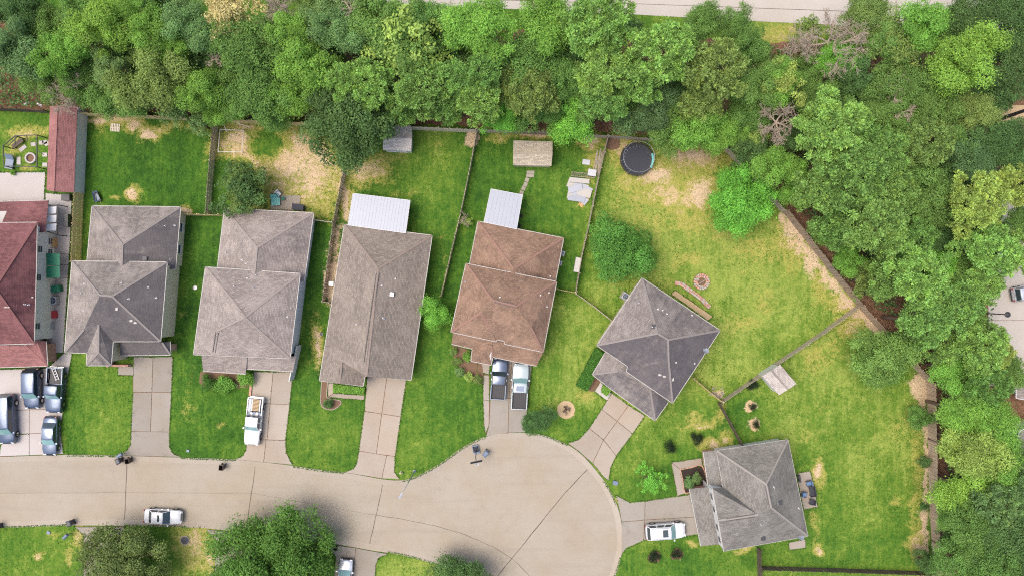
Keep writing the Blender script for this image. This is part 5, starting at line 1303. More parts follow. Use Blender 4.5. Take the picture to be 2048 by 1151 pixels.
# undergrowth below the wood: nobody could count it
def undergrowth():
    r = np.random.default_rng(77); n = 110000
    X = r.uniform(-72, 78, n*3); Y = r.uniform(-42, 42, n*3); px = X*S+1024; py = 575.5-Y*S
    m = inpoly(px, py, FOREST) & ~inpoly(px, py-6, [(p[0], p[1]+46) for p in HIGHWAY]) & (fbm(px, py, 60, 91) > .36) & (polydist(px, py, [(x, y) for x, y in FOREST[3:15]]) > 16)
    m &= ~((px > 1965) & (py > 380) & (py < 920)) & ~((px > 1965) & (py > 200) & (py < 250))
    X = X[m][:n]; Y = Y[m][:n]; z = .2+3.4*np.clip(fbm(X, Y, 3.5, 93)*1.5-.25, .1, 1)*r.random(len(X))**.5
    C = np.stack([X, Y, z], -1); N = r.normal(size=C.shape)*.6+np.array([0, 0, 1.])
    V, F = leafquads(C, N, .36, .2, 78); me = mesh_np('undergrowth', V, F); setvar(me, r.random(len(C)), r.random(len(C))); me.materials.append(MT['leaf'])
    o = tag(obj('undergrowth', me), 'leafy undergrowth on the floor of the wood', 'undergrowth', kind='stuff'); o.color = (*HUE['dk'], 1)
undergrowth()

def tufts():
    """ragged grass along kerbs, slabs and fences, and coarse weeds over the lawns"""
    r = np.random.default_rng(5); P_ = []; allp = [[G(*q) for q in s] for k in list(DRV)+list(WALKS) for s in (DRV.get(k) or WALKS.get(k))]
    edges = []
    for s in allp:
        for i in range(len(s)): edges.append((np.array(s[i]), np.array(s[(i+1) % len(s)])))
    for pl in (RT, RB):
        q = [np.array(G(*p)) for p in pl]; edges += [(a, b) for a, b in zip(q[:-1], q[1:])]
    for a, b in edges:
        L = np.linalg.norm(b-a); n = int(L*26)
        if n < 1: continue
        nn = np.array([-(b-a)[1], (b-a)[0]])/L*.3; m_ = (a+b)/2
        ok = []
        for s_ in (1, -1):
            q = m_+nn*s_; inr = inside1(q[0]*S+1024, 575.5-q[1]*S, ROADPX) or any(inside1(q[0], q[1], s) for s in allp); ok.append(not inr)
        if not any(ok): continue
        P_.append(a+(b-a)*r.random((n, 1))+r.normal(size=(n, 2))*.07)
    E = np.vstack(P_); n0 = 42000
    X = np.column_stack([r.uniform(-66, 56, n0), r.uniform(-37, 22, n0)])
    pw = fbm(X[:, 0], X[:, 1], 4., 61); X = X[pw > .5]
    A = np.vstack([E, X]); px = A[:, 0]*S+1024; py = 575.5-A[:, 1]*S
    bad = inpoly(px, py, ROADPX) & (polydist(px, py, ROADPX, True) > 1.2)
    for s in allp:
        sp = [(p[0]*S+1024, 575.5-p[1]*S) for p in s]
        bad |= inpoly(px, py, sp) & (polydist(px, py, sp, True) > 1.3)
    bad |= inpoly(px, py, FOREST)
    kd = polydist(px, py, ROADPX, True) < 6
    for k in DRV:
        if k in ('d7', 'd8', 'd9') or True:
            q = DRV[k]; cx = np.concatenate([np.array(s)[:, 0] for s in q]); near = kd & (px > cx.min()) & (px < cx.max())
            for s in q: bad |= near & (polydist(px, py, s, True) < 7)
    for c_, rr in (((560,330),95), ((1320,350),70), ((1400,345),60), ((395,1095),50)): bad |= (np.hypot(px-c_[0], py-c_[1]) < rr) & (r.random(len(px)) < .8)
    A = A[~bad]; n = len(A); z = np.full(n, .13)+r.random(n)*.05
    C = np.column_stack([A, z]); N = r.normal(size=(n, 3))*.5+np.array([0, 0, 1.])
    V, F = leafquads(C, N, .17, .09, 6); me = mesh_np('grass_tufts', V, F); setvar(me, r.random(n), r.random(n)); me.materials.append(MT['leaf'])
    o = tag(obj('grass_tufts', me), 'ragged tufts of grass along slab edges and over the lawns', 'grass', kind='stuff'); o.color = (*HUE['gr'], 1)
tufts()
# ------------------------------------------------------------------ vehicles
def paint(name, c, metal=.3):
    m, nt, b = newmat(name, .28, .5); b.inputs['Metallic'].default_value = metal; b.inputs['Coat Weight'].default_value = .6; b.inputs['Coat Roughness'].default_value = .08
    n = noise(nt, pos(nt), 6., 4, .7); nt.links.new(mixc(nt, n, sc3(c, .97), sc3(c, 1.02)), b.inputs['Base Color'])
    nt.links.new(mapr(nt, n, .3, .7, .2, .4), b.inputs['Roughness']); return m
MT['p_white'] = paint('white_car_paint', (.52, .53, .54), 0.)
MT['p_pale'] = paint('pale_blue_white_paint', (.36, .42, .43), .1)
MT['p_black'] = paint('black_car_paint', (.05, .075, .125), .55)
MT['p_blue'] = paint('dark_blue_car_paint', (.10, .13, .19), .6)
MT['p_silver'] = paint('silver_car_paint', (.50, .53, .56), .5)
MT['p_slate'] = paint('slate_car_paint', (.11, .14, .195), .7)
def vehicle(name, label, cat, px, py, head, kind, L, W, mat, glass='glass', roof_h=None, extra=()):
    """x forward; kind car, suv, van or pickup; head is the heading in degrees counter-clockwise from picture right"""
    root = tag(empty(name, (*P(px, py, .9)[:2], .147), R_(head)), label, cat, 'parked vehicles')
    belt = {'car': .92, 'suv': 1.08, 'van': 1.15, 'pickup': 1.08}[kind]; Hh = roof_h or {'car': 1.45, 'suv': 1.75, 'van': 1.9, 'pickup': 1.82}[kind]
    hood = {'car': .84, 'suv': 1.02, 'van': 1.08, 'pickup': 1.06}[kind]
    # stations: x/L, top height, half width factor
    if kind == 'pickup': st = [(-.5,.62,.90),(-.492,.68,.95),(-.46,.70,.98),(-.13,.70,1.),(-.128,belt,1.),(.14,belt,1.),(.24,hood+.02,1.),(.36,hood,.985),(.43,hood-.04,.955),(.47,hood-.1,.9),(.49,hood-.2,.82),(.5,.62,.7)]
    elif kind == 'car': st = [(-.5,.6,.62),(-.495,.72,.74),(-.48,.82,.86),(-.45,.90,.95),(-.3,.93,1.),(0,belt,1.),(.18,belt-.02,1.),(.3,hood+.03,.985),(.40,hood-.04,.95),(.45,hood-.10,.88),(.48,hood-.18,.77),(.495,hood-.28,.64),(.5,.5,.5)]
    else: st = [(-.5,.66,.68),(-.496,.9,.8),(-.48,belt-.04,.9),(-.45,belt,.96),(-.2,belt,1.),(.15,belt,1.),(.27,hood,1.),(.38,hood-.04,.96),(.44,hood-.1,.89),(.475,hood-.17,.79),(.494,hood-.27,.65),(.5,.55,.5)]
    V = []; F = []; n = 11
    for x, zt, wf in st:
        w_ = W/2*wf
        for y, z in ((-.9,.24),(-1,.42),(-1.,zt-.2),(-.965,zt-.05),(-.86,zt),(0,zt+.03),(.86,zt),(.965,zt-.05),(1.,zt-.2),(1,.42),(.9,.24)): V.append((x*L, y*w_, z))
    for i in range(len(st)-1):
        for k in range(n): F.append((i*n+k, i*n+(k+1) % n, (i+1)*n+(k+1) % n, (i+1)*n+k))
    F.append(tuple(range(n))); F.append(tuple(range((len(st)-1)*n+n-1, (len(st)-1)*n-1, -1)))
    mk('body', V, F, MT[mat], root, 35)
    if kind == 'pickup': xr0, xr1, xf1, xf0 = -.125, -.105, .085, .185
    elif kind == 'car': xr0, xr1, xf1, xf0 = -.36, -.22, .06, .22
    elif kind == 'van': xr0, xr1, xf1, xf0 = -.485, -.455, .17, .30
    else: xr0, xr1, xf1, xf0 = -.475, -.40, .10, .235
    for e_ in extra:
        if e_ == 'crew': xr0, xr1, xf1, xf0 = -.13, -.11, .085, .19
    wb, wt = W/2*.92, W/2*.78
    zb = belt-.02; zm = Hh-.05
    ring = lambda x0, x1, w_, z, bow: [(x0, -w_, z), (x0-.02, 0, z+bow), (x0, w_, z), (x1, w_, z), (x1+bow*2, 0, z+bow), (x1, -w_, z)]
    A = ring(xr0*L, xf0*L, wb, zb, .02); B = ring(xr1*L, xf1*L, wt, zm, .03); C = ring(xr1*L+.14, xf1*L-.16, wt-.14, Hh, .02)
    V = A+B+C; F = []
    for a in (0, 6):
        for k in range(6): F.append((a+k, a+(k+1) % 6, a+6+(k+1) % 6, a+6+k)[::-1])
    F.append((12,17,16,13)[::1]); F.append((13,16,15,14))
    mk('cabin', V, F, MT[mat], root, 40)
    def pane(nm, q, m, marg=(.1, .1)):
        q = [Vector(v) for v in q]; c = sum(q, Vector())/4
        nn = (q[1]-q[0]).cross(q[3]-q[0]).normalized()
        if nn.dot(c-Vector((0, 0, .8))) < 0: nn = -nn
        r = []
        for u, v in ((marg[0], marg[1]), (1-marg[0], marg[1]), (1-marg[0], 1-marg[1]), (marg[0], 1-marg[1])):
            r.append(q[0].lerp(q[1], u).lerp(q[3].lerp(q[2], u), v)+nn*.022)
        r2 = [x-nn*.035 for x in r]
        MB().add(r+r2, [(0,1,2,3),(0,4,5,1),(1,5,6,2),(2,6,7,3),(3,7,4,0)]).build(nm, MT[m], root)
    def bowed(nm, lo, hi, m, mu, v0, v1):
        rows = []
        for t in (v0, v1):
            l, c, r_ = [Vector(a_).lerp(Vector(b_), t) for a_, b_ in zip(lo, hi)]
            rows.append([c.lerp(l, 1-mu), c, c.lerp(r_, 1-mu)])
        nn = (rows[0][2]-rows[0][0]).cross(rows[1][1]-rows[0][1]).normalized()
        if nn.x*(rows[0][1].x) < 0: nn = -nn
        p = [x+nn*.02 for r in rows for x in r]; p += [x-nn*.04 for x in p]
        MB().add(p, [(0,1,4,3),(1,2,5,4),(0,3,9,6),(2,8,11,5),(0,6,7,1),(1,7,8,2),(3,4,10,9),(4,5,11,10)]).build(nm, MT[m], root)
    bowed('windshield', (A[5], A[4], A[3]), (B[5], B[4], B[3]), 'glass_teal' if glass == 'teal' else glass, .06, .04, .96)
    bowed('rear_window', (A[0], A[1], A[2]), (B[0], B[1], B[2]), 'glass', .1, .15, .9)
    nside = 2 if kind in ('car', 'pickup') else 3
    for s, (i0, i1) in ((-1, (0, 5)), (1, (2, 3))):
        for k in range(nside):
            f = lambda i, j, t: Vector(i).lerp(Vector(j), t)
            t0, t1 = k/nside+.02, (k+1)/nside-.02
            pane('side_window', (f(A[i0], A[i1], t0), f(A[i0], A[i1], t1), f(B[i0], B[i1], t1), f(B[i0], B[i1], t0)), 'glass', (.05, .12))
    wr = {'car': .33, 'suv': .37, 'van': .38, 'pickup': .39}[kind]
    for x in (-.31, .315):
        for s in (-1, 1):
            t = MB().tube([(0, -.11, 0), (0, .11, 0)], wr, 16).build('wheel', MT['rubber'], root, 40, loc=(x*L, s*(W/2-.085), wr))
            MB().tube([(0, s*.09, 0), (0, s*.118, 0)], wr*.62, 12).build('rim', MT['chrome'], t, 40)
            MB().tube([(wr*1.18*math.cos(a), 0, wr*1.18*math.sin(a)) for a in [math.pi*j/8 for j in range(9)]], .035, 5).build('wheel_arch', MT['black'], root, 50, loc=(x*L, s*(W/2-.012), wr))
    for s in (-1, 1):
        MB().box(-.09, .09, -.10, .10, -.08, .09).build('mirror', MT[mat], root, loc=(xf0*L-.22, s*(W/2+.10), belt+.08))
        MB().box(-.06, .06, -.17, .17, -.07, .07).build('headlight', MT['lamp_clear'], root, loc=(.478*L-(.03 if kind == 'car' else 0), s*W*.33, hood-.2), rot=(0, R_(20), s*-.25))
        MB().box(-.04, .04, -.09, .09, -.14, .14).build('tail_light', MT['lamp_red'], root, loc=(-.49*L, s*W*.40, .82))
        MB().box(-.1, .1, -.012, .012, -.015, .015).build('door_handle', MT['chrome'], root, loc=(-.02*L, s*(W/2+.006), belt-.2))
    MB().box(-.05, .05, -W*.40, W*.40, -.1, .1).build('front_bumper', MT['black' if mat != 'p_white' else 'metal_grey'], root, loc=(.5*L-.01, 0, .45))
    MB().box(-.05, .05, -W*.42, W*.42, -.1, .1).build('rear_bumper', MT['chrome' if kind == 'pickup' else 'black'], root, loc=(-.5*L-.0, 0, .5))
    MB().box(-.012, .012, -W*.24, W*.24, -.09, .09).build('grille', MT['black'], root, loc=(.5*L-.0, 0, .68))
    if kind == 'pickup':
        x0, x1 = -.495*L, -.14*L
        for s in (-1, 1): MB().box(x0, x1, -.05, .05, .60, belt+.02).build('bed_side', MT[mat], root, loc=(0, s*(W/2-.055), 0))
        MB().box(x0-.01, x0+.06, -W/2+.11, W/2-.11, .60, belt).build('tailgate', MT[mat], root)
        MB().box(x0+.065, x1, -W/2+.11, W/2-.11, .705, .735).build('bed_liner', MT['black'], root)
        for k in range(6):
            MB().box(x0+.1, x1-.02, -.03, .03, .735, .75).build('bed_rib', MT['dark_metal'], root, loc=(0, (k-2.5)*W*.125, 0))
        for s in (-1, 1): MB().box(-.42, .42, 0, .12, .735, .93).build('wheel_well', MT['black'], root, loc=(-.31*L, s*(W/2-.17)-.06, 0))
    if 'sunroof' in extra:
        MB().box(xr1*L*.2-.1, xf1*L-.35, -W*.23, W*.23, Hh+.0, Hh+.022).build('sunroof', MT['glass'], root)
    if 'panel' in extra:
        MB().box(-.02*L-.35, .085*L-.3, -W*.24, W*.24, Hh+.0, Hh+.022).build('sunroof', MT['p_slate'], root)
    if 'rails' in extra:
        for s in (-1, 1): MB().tube([(xr1*L+.1, s*(wt-.1), Hh-.0), (xr1*L+.2, s*(wt-.1), Hh+.06), (xf1*L-.3, s*(wt-.1), Hh+.06), (xf1*L-.2, s*(wt-.1), Hh)], .02).build('roof_rail', MT['chrome'], root)
    if 'rack' in extra:
        for s in (-1, 1): MB().bar((-.47*L, s*W*.42, belt+.06), (-.15*L, s*W*.42, belt+.06), .05, .05).build('rack_rail', MT['metal_grey'], root)
        for k in range(3): MB().tube([(-.46*L+k*.15*L, -W*.42, belt+.06), (-.46*L+k*.15*L, -W*.40, belt+.6), (-.46*L+k*.15*L, W*.40, belt+.6), (-.46*L+k*.15*L, W*.42, belt+.06)], .025).build('rack_hoop', MT['metal_grey'], root)
    if 'cargo' in extra:
        for k in range(9): MB().box(-.06, .06, -.42, .42, .98, 1.02).build('cargo_slat', MT['straw'], root, loc=(-.46*L+.17*k, .12, .06))
        for s in (-.38, .62): MB().box(-.46*L, -.22*L, s-.06, s+.06, .74, 1.04).build('cargo_rail', MT['white'], root)
        MB().box(-.47*L, -.2*L, -.85, -.5, .74, 1.0).build('cargo_box', MT['metal_white'], root)
        for k in range(5): MB().box(-.18, .18, -.14, .14, 0, .2+.05*k).build('cargo_bag', MT['white' if k % 2 else 'blue_grey'], root, loc=(-.175*L+.05*(k % 2), -.7+.35*k, .74), rot=(0, 0, k))
    if 'toolbox' in extra: MB().box(-.22*L, -.15*L, -W/2+.12, W/2-.12, .75, belt+.08).build('tool_box', MT['chrome'], root)
    MB().tube([(-.1*L, W*.3, Hh-.06), (-.1*L-.05, W*.3, Hh+.12)], .012).build('antenna', MT['black'], root)
    return root
vehicle('large_van', 'long black van with blue reflections cut by the left edge', 'van', 14, 837, -88, 'van', 6.3, 2.1, 'p_black', 'teal')
vehicle('parked_suv', 'black sport utility vehicle standing between the long van and the black pickup', 'suv', 64, 776, -89, 'suv', 5.1, 2.05, 'p_black', 'teal')
vehicle('pickup_truck', 'black pickup with a white ladder in its bed', 'pickup', 110, 779, -93, 'pickup', 5.8, 2.05, 'p_black', 'teal')
vehicle('sedan_car', 'slate sedan parked nearest the street below the black pickup', 'car', 100, 871, -92, 'car', 4.95, 1.85, 'p_slate', 'teal')
vehicle('pickup_truck', 'white pickup with a cargo rack on the pinkish driveway', 'pickup', 508, 841, -96, 'pickup', 6.1, 1.98, 'p_white', 'teal', extra=('cargo',))
vehicle('pickup_truck', 'dark slate pickup parked beside the white one at the brown roofed house', 'pickup', 998, 757, 86, 'pickup', 5.25, 1.95, 'p_slate', 'glass')
vehicle('pickup_truck', 'pale bluish white pickup with a dark roof panel beside the dark slate one', 'pickup', 1040, 772, 87, 'pickup', 5.85, 2.05, 'p_pale', 'teal', extra=('panel',))
vehicle('crossover_car', 'white crossover with an open sunroof parked on the street', 'car', 325, 1032, -3, 'car', 4.75, 1.85, 'p_white', 'glass', 1.52, extra=('sunroof',))
vehicle('station_wagon', 'white wagon with a sunroof on the driveway of the pale grey house', 'car', 1331, 1061, 4, 'suv', 5.1, 2.0, 'p_white', 'teal', 1.7, extra=('sunroof', 'rails'))
vehicle('sedan_car', 'silver sedan cut by the bottom edge beside the big street tree', 'car', 689, 1154, 84, 'car', 4.7, 1.82, 'p_silver', 'teal')
vehicle('parked_car', 'pale blue car peeping out at the right edge by the parking lot', 'car', 2062, 583, 10, 'suv', 4.8, 1.9, 'p_silver', 'glass')
# ladder and junk in the black pickup's bed
def ladder(label, px, py, z, L, ang, mat='white', wd=.4, rungs=5, name='ladder'):
    e = tag(empty(name, P(px, py, z), R_(ang)), label, 'ladder')
    for s in (-1, 1): MB().box(-L/2, L/2, -.03, .03, -.02, .04).build('side_rail', MT[mat], e, loc=(0, s*wd/2, 0))
    for k in range(rungs): MB().box(-.03, .03, -wd/2+.03, wd/2-.03, -.015, .02).build('rung', MT[mat], e, loc=(-L/2+L*(k+.5)/rungs, 0, 0))
    return e
ladder('short white ladder lying in the black pickup bed', 111, 747, 1.0, 1.7, -70)
# ------------------------------------------------------------------ bins and street things
def wheelie(label, px, py, ang, mat='bin', w_=.55, d=.65, hh=1.05, lid_open=False):
    e = tag(empty('wheelie_bin', P(px, py, .0)+Vector((0, 0, .01)), R_(ang)), label, 'bin', 'bins along the street')
    a, b = w_/2*.78, d/2*.78; A, B = w_/2, d/2
    V = [(-a,-b,.05),(a,-b,.05),(a,b,.05),(-a,b,.05),(-A,-B,hh),(A,-B,hh),(A,B,hh),(-A,B,hh)]
    F = [(0,3,2,1),(0,1,5,4),(1,2,6,5),(2,3,7,6),(3,0,4,7)]
    if lid_open:
        V += [(-A+.03,-B+.03,hh),(A-.03,-B+.03,hh),(A-.03,B-.03,hh),(-A+.03,B-.03,hh),(-a+.03,-b+.03,.1),(a-.03,-b+.03,.1),(a-.03,b-.03,.1),(-a+.03,b-.03,.1)]
        F += [(4,5,9,8),(5,6,10,9),(6,7,11,10),(7,4,8,11),(8,9,13,12),(9,10,14,13),(10,11,15,14),(11,8,12,15),(12,13,14,15)]
    MB().add(V, F).build('body', MT[mat], e)
    if lid_open: MB().box(-A-.02, A+.02, -.02, .02, -.65, 0).build('lid', MT[mat], e, loc=(0, B+.05, hh), rot=(R_(-12), 0, 0))
    else:
        MB().add([(-A-.03,-B-.05,hh),(A+.03,-B-.05,hh),(A+.03,B+.03,hh),(-A-.03,B+.03,hh),(-A+.08,-B+.08,hh+.09),(A-.08,-B+.08,hh+.09),(A-.08,B-.06,hh+.09),(-A+.08,B-.06,hh+.09)], [(0,3,2,1),(4,5,6,7),(0,1,5,4),(1,2,6,5),(2,3,7,6),(3,0,4,7)]).build('lid', MT[mat], e)
    MB().tube([(-A, B+.1, hh-.06), (A, B+.1, hh-.06)], .02).build('handle', MT[mat], e)
    for s in (-1, 1): MB().tube([(s*(a+.0), b+.05, .13), (s*(a+.06), b+.05, .13)], .13, 10).build('wheel', MT['rubber'], e)
    return e
wheelie('dark bin lying nearest the left of two at the grey driveway mouth', 244, 918, 25)
wheelie('brown bin with its lid open at the grey driveway mouth', 262, 918, 10, 'bin_brown', lid_open=True)
wheelie('brown open bin standing alone in the street', 448, 931, -5, 'bin_brown', lid_open=True)
wheelie('dark bin at the kerb by the lower left lawn', 147, 1041, 200)
wheelie('dark bin cut by the left edge at the lower kerb', 3, 1048, 190)
wheelie('grey-blue bin beside the basketball hoop', 972, 903, -40, 'blue_grey')
for x, y, l in ((660, 1089, 'greenish round bin under the big street tree'), (673, 1092, 'black round bin next to the silver sedan')):
    e = tag(empty('round_bin', (*G(x, y), .01)), l, 'bin', 'round bins')
    MB().lathe([(.24, 0), (.30, .75), (.32, .76), (.29, .76), (.23, .1), (.02, .1)], 16, cap=False).build('body', MT['bin' if x < 670 else 'black'], e, 40)
    for s in (-1, 1): MB().box(-.03, .03, -.06, .06, -.02, .02).build('handle', MT['bin'], e, loc=(s*.32, 0, .6))
def mailbox(label, px, py, ang):
    e = tag(empty('mailbox', (*G(px, py), .1), R_(ang)), label, 'mailbox')
    MB().box(-.05, .05, -.05, .05, 0, 1.0).build('post', MT['grey_wood'], e)
    V = []; F = []; n = 9
    for x in (-.34, .34):
        V += [(x, -.2, 1.), (x, .2, 1.)]+[(x, .2*math.cos(math.pi*k/6), 1.22+.2*math.sin(math.pi*k/6)) for k in range(7)]
    F = [(k, (k+1) % n, n+(k+1) % n, n+k) for k in range(n)]+[tuple(range(n-1,-1,-1)), tuple(range(n, 2*n))]
    mk('box', V, F, MT['blue_grey'], e, 40); MB().box(-.02, .16, -.012, .012, 0, .1).build('flag', MT['red'], e, loc=(.05, .215, 1.2))
mailbox('grey mailbox on the lawn at the grey driveway', 250, 905, 35)
mailbox('grey mailbox on the lower left lawn by the kerb', 143, 1065, 45)
def cover_disc(label, px, py, r, mat='dark_metal', ring='walk', name='manhole_cover'):
    e = tag(empty(name, (*G(px, py), .1)), label, 'manhole')
    MB().lathe([(r, 0), (r, .07), (r*.82, .075), (r*.8, .05)], 20, cap=False).build('rim', MT[ring], e)
    MB().lathe([(r*.8, 0), (r*.8, .052), (r*.3, .06), (.01, .06)], 20).build('cover', MT[mat], e)
cover_disc('round grey manhole on the dry patch between the street trees', 371, 1079, .62)
cover_disc('small round drain cover on the dirt strip by the tan roofed house', 643, 667, .22)
cover_disc('small meter cover on the lawn left of the taupe house', 391, 575, .3, 'metal_grey')
def utilbox(label, px, py, s=.3, mat='blue_grey', hh=.35):
    e = tag(empty('utility_box', (*G(px, py), .1), random.uniform(-.4, .4)), label, 'utility box')
    MB().box(-s, s, -s*.8, s*.8, 0, hh).build('body', MT[mat], e); MB().box(-s-.02, s+.02, -s*.8-.02, s*.8+.02, hh, hh+.05).build('lid', MT[mat], e)
utilbox('small bluish utility box on the lawn by the cul-de-sac kerb', 1230, 963)
utilbox('small pale meter box on the lawn left of the white pickup', 377, 900, .16, 'blue_grey', .06)
utilbox('small pale meter box on the lower left lawn', 99, 1063, .2, 'blue_grey', .1)
# street lamp
p0 = Vector((*G(829, 941), 0)); e = tag(empty('street_lamp', p0), 'tall grey street lamp at the pink driveway corner', 'street lamp')
tp = P(806, 961, 6.3)-p0; hd = P(805, 984, 6.9)-p0
MB().lathe([(.2, 0), (.2, .12), (.09, .2)], 12).build('base', MT['metal_grey'], e)
MB().tube([(0, 0, .1), (0, 0, 3), (tp.x*.02, tp.y*.02, 6.2)], [.10, .085, .06], 8).build('pole', MT['metal_grey'], e, 40)
top = Vector((tp.x*.02, tp.y*.02, 6.2)); tip = Vector((hd.x, hd.y, 6.9))
MB().tube([top, top.lerp(tip, .4)+Vector((0, 0, .2)), tip], [.05, .045, .035], 6).build('arm', MT['metal_grey'], e, 40)
dd = (tip-top); an = math.atan2(dd.y, dd.x)
MB().add([(0,-.07,.03),(.65,-.17,.02),(.85,-.1,0),(.85,.1,0),(.65,.17,.02),(0,.07,.03),(0,-.07,.12),(.65,-.15,.14),(.82,-.08,.1),(.82,.08,.1),(.65,.15,.14),(0,.07,.12)], [(0,5,4,3,2,1),(6,7,8,9,10,11)]+[(k,(k+1) % 6,6+(k+1) % 6,6+k) for k in range(6)]).build('lamp_head', MT['metal_white'], e, loc=tip-Vector((0,0,.08)), rot=(0,0,an))
e = tag(empty('sign_post', (*G(803, 943), .1)), 'yellow fire hydrant marker near the street lamp', 'hydrant')
MB().lathe([(.16, 0), (.14, .1), (.12, .5), (.16, .52), (.15, .62), (.05, .74), (.04, .8)], 12).build('barrel', plain('hydrant_yellow', (.55, .50, .22), .5), e, 40)
for s in (0, 1.57, 3.14): MB().tube([(.1*math.cos(s), .1*math.sin(s), .42), (.22*math.cos(s), .22*math.sin(s), .42)], .06, 8).build('outlet', MT['white'], e)
# basketball hoop
p0 = Vector((*G(952, 897), 0)); e = tag(empty('basketball_hoop', p0, R_(12)), 'portable basketball hoop with a blue-grey base at the kerb', 'basketball hoop')
MB().add(*boxvf(-.42, .42, -.55, .55, .02, .32)).build('base', MT['blue_grey'], e)
MB().box(-.35, .35, -.3, .4, .32, .40).build('base_top', MT['charcoal'], e)
MB().tube([(0, -.1, .3), (0, -.35, 1.6), (0, -.5, 2.9)], .06, 8).build('pole', MT['black'], e)
for s in (-1, 1): MB().tube([(s*.3, .5, .35), (0, -.25, 1.4)], .025).build('strut', MT['black'], e)
bb = MB().box(-.75, .75, -.03, .03, 2.65, 3.5).build('backboard', MT['charcoal'], e, loc=(0, -.95, 0))
MB().bar((0, -.5, 2.9), (0, -.92, 3.0), .1, .1).build('bracket', MT['black'], e)
n = 20; MB().tube([(.23*math.cos(2*math.pi*k/n), .23*math.sin(2*math.pi*k/n), 0) for k in range(n+1)], .02, 5).build('rim', MT['lamp_clear'], e, loc=(0, -1.25, 2.9))
MB().lathe([(.22, 0), (.16, -.25), (.13, -.4)], 10, cap=False).build('net', MT['lamp_clear'], e, loc=(0, -1.25, 2.9))
# trampoline
p0 = Vector((*G(1271, 321), .1)); e = tag(empty('trampoline', p0), 'round black trampoline with net poles in the sandy corner', 'trampoline')
RR = 2.1; z = .85; n = 28
MB().lathe([(RR*.86, z-.01), (RR*.5, z-.05), (.02, z-.06)], n, cap=False).build('mat', MT['charcoal'], e, 40)
MB().lathe([(RR*.85, z+.03), (RR*.9, z+.05), (RR*1.0, z+.05), (RR*1.02, z), (RR, z-.04), (RR*.85, z)], n, cap=False).build('pad', MT['black'], e, 40)
MB().add([((RR*k)*math.cos(a), (RR*k)*math.sin(a), z+.06) for a in [-.55+.1*i for i in range(10)] for k in (.92, 1.05)], [(2*i, 2*i+1, 2*i+3, 2*i+2) for i in range(9)]).build('pad_patch', MT['teal'], e)
for k in range(8):
    a = 2*math.pi*k/8+.2; c, s = math.cos(a), math.sin(a)
    MB().tube([(RR*c, RR*s, 0), (RR*c, RR*s, z)], .03).build('leg', MT['metal_grey'], e)
    MB().tube([(RR*1.03*c, RR*1.03*s, .3), (RR*1.05*c, RR*1.05*s, 2.4), (RR*.93*c, RR*.93*s, 2.6)], .022).build('net_pole', MT['metal_grey'], e)
for k in range(24):
    a = 2*math.pi*k/24; MB().tube([(RR*1.0*math.cos(a), RR*1.0*math.sin(a), z+.06), (RR*.94*math.cos(a), RR*.94*math.sin(a), 2.58)], .008, 3).build('net_strand', MT['dark_metal'], e)
    MB().tube([(RR*.86*math.cos(a), RR*.86*math.sin(a), z-.005), (RR*.72*math.cos(a+.05), RR*.72*math.sin(a+.05), z-.02)], .012, 3).build('spring', MT['metal_grey'], e)
MB().tube([(RR*.93*math.cos(2*math.pi*k/n), RR*.93*math.sin(2*math.pi*k/n), 2.6) for k in range(n+1)], .022, 5).build('top_ring', MT['metal_white'], e)
# brick fire ring with its curved wall
p0 = Vector((*G(1402, 563), .1)); e = tag(empty('fire_pit', p0), 'round pink brick fire pit behind the charcoal roofed house', 'fire pit')
for k in range(18):
    a = 2*math.pi*k/18
    for rr, hh in ((.92, .28), (.66, .28)):
        MB().box(-.12, .12, -.14*rr, .14*rr, 0, hh+random.uniform(-.02, .02)).build('brick', MT['pinkbrick'], e, loc=(rr*math.cos(a), rr*math.sin(a), 0), rot=(0, 0, a+random.gauss(0, .05)))
MB().lathe([(.5, 0), (.5, .06), (.01, .07)], 12).build('ash', MT['soil'], e)
MB().tube([(-1.1, -.7, .3), (.9, .5, .34)], .06, 6).build('poker', MT['bark_pale'], e)
MB().box(-.2, .2, -.2, .2, .25, .42).build('paver', MT['walk'], e, loc=(-.55, .3, 0))
cv = catmull([(1349,566),(1362,568),(1378,580),(1400,596),(1412,608),(1418,614)], 5); p0 = Vector((*G(*cv[0]), .1))
e = tag(empty('garden_wall', p0), 'low curved brick garden wall beside the fire pit', 'wall')
for k, (a, b) in enumerate(zip(cv[:-1], cv[1:])):
    A = Vector(G(*a)); B = Vector(G(*b)); t = B-A; m_ = (A+B)/2
    for j in (-1, 1): MB().box(-t.length*.47, t.length*.47, -.13, .13, 0, .34+random.uniform(-.02, .02)).build('brick', MT['pinkbrick'], e, loc=(m_.x-p0.x-t.y/t.length*.14*j, m_.y-p0.y+t.x/t.length*.14*j, 0), rot=(0, 0, math.atan2(t.y, t.x)))
# air conditioning units
def ac(label, px, py, ang, s=.42, mat='metal_white'):
    e = tag(empty('air_conditioner', (*G(px, py), .1), R_(ang)), label, 'air conditioner', 'air conditioners')
    MB().box(-s-.08, s+.08, -s-.08, s+.08, 0, .06).build('pad', MT['walk'], e); MB().box(-s, s, -s, s, .06, .75).build('casing', MT[mat], e)
    MB().lathe([(s*.8, .75), (s*.8, .765), (s*.15, .77), (.01, .77)], 16).build('fan_guard', MT['dark_metal'], e)
    for k in range(4): MB().box(.03, s*.72, -.06, .06, .772, .78).build('fan_blade', MT['blue_grey'], e, rot=(0, 0, k*1.571))
ac('air conditioner at the upper corner of the charcoal roofed house', 1249, 592, -32)
ac('air conditioner in the paved side yard of the red roofed house, upper', 113, 600, 2, .5)
ac('air conditioner in the paved side yard of the red roofed house, lower', 104, 650, 3, .42)
ac('small unit beside the right wall of the brown roofed house', 1124, 507, -14, .28)
ac('small unit beside the brown roofed house wall, lower one', 1119, 526, -14, .24)
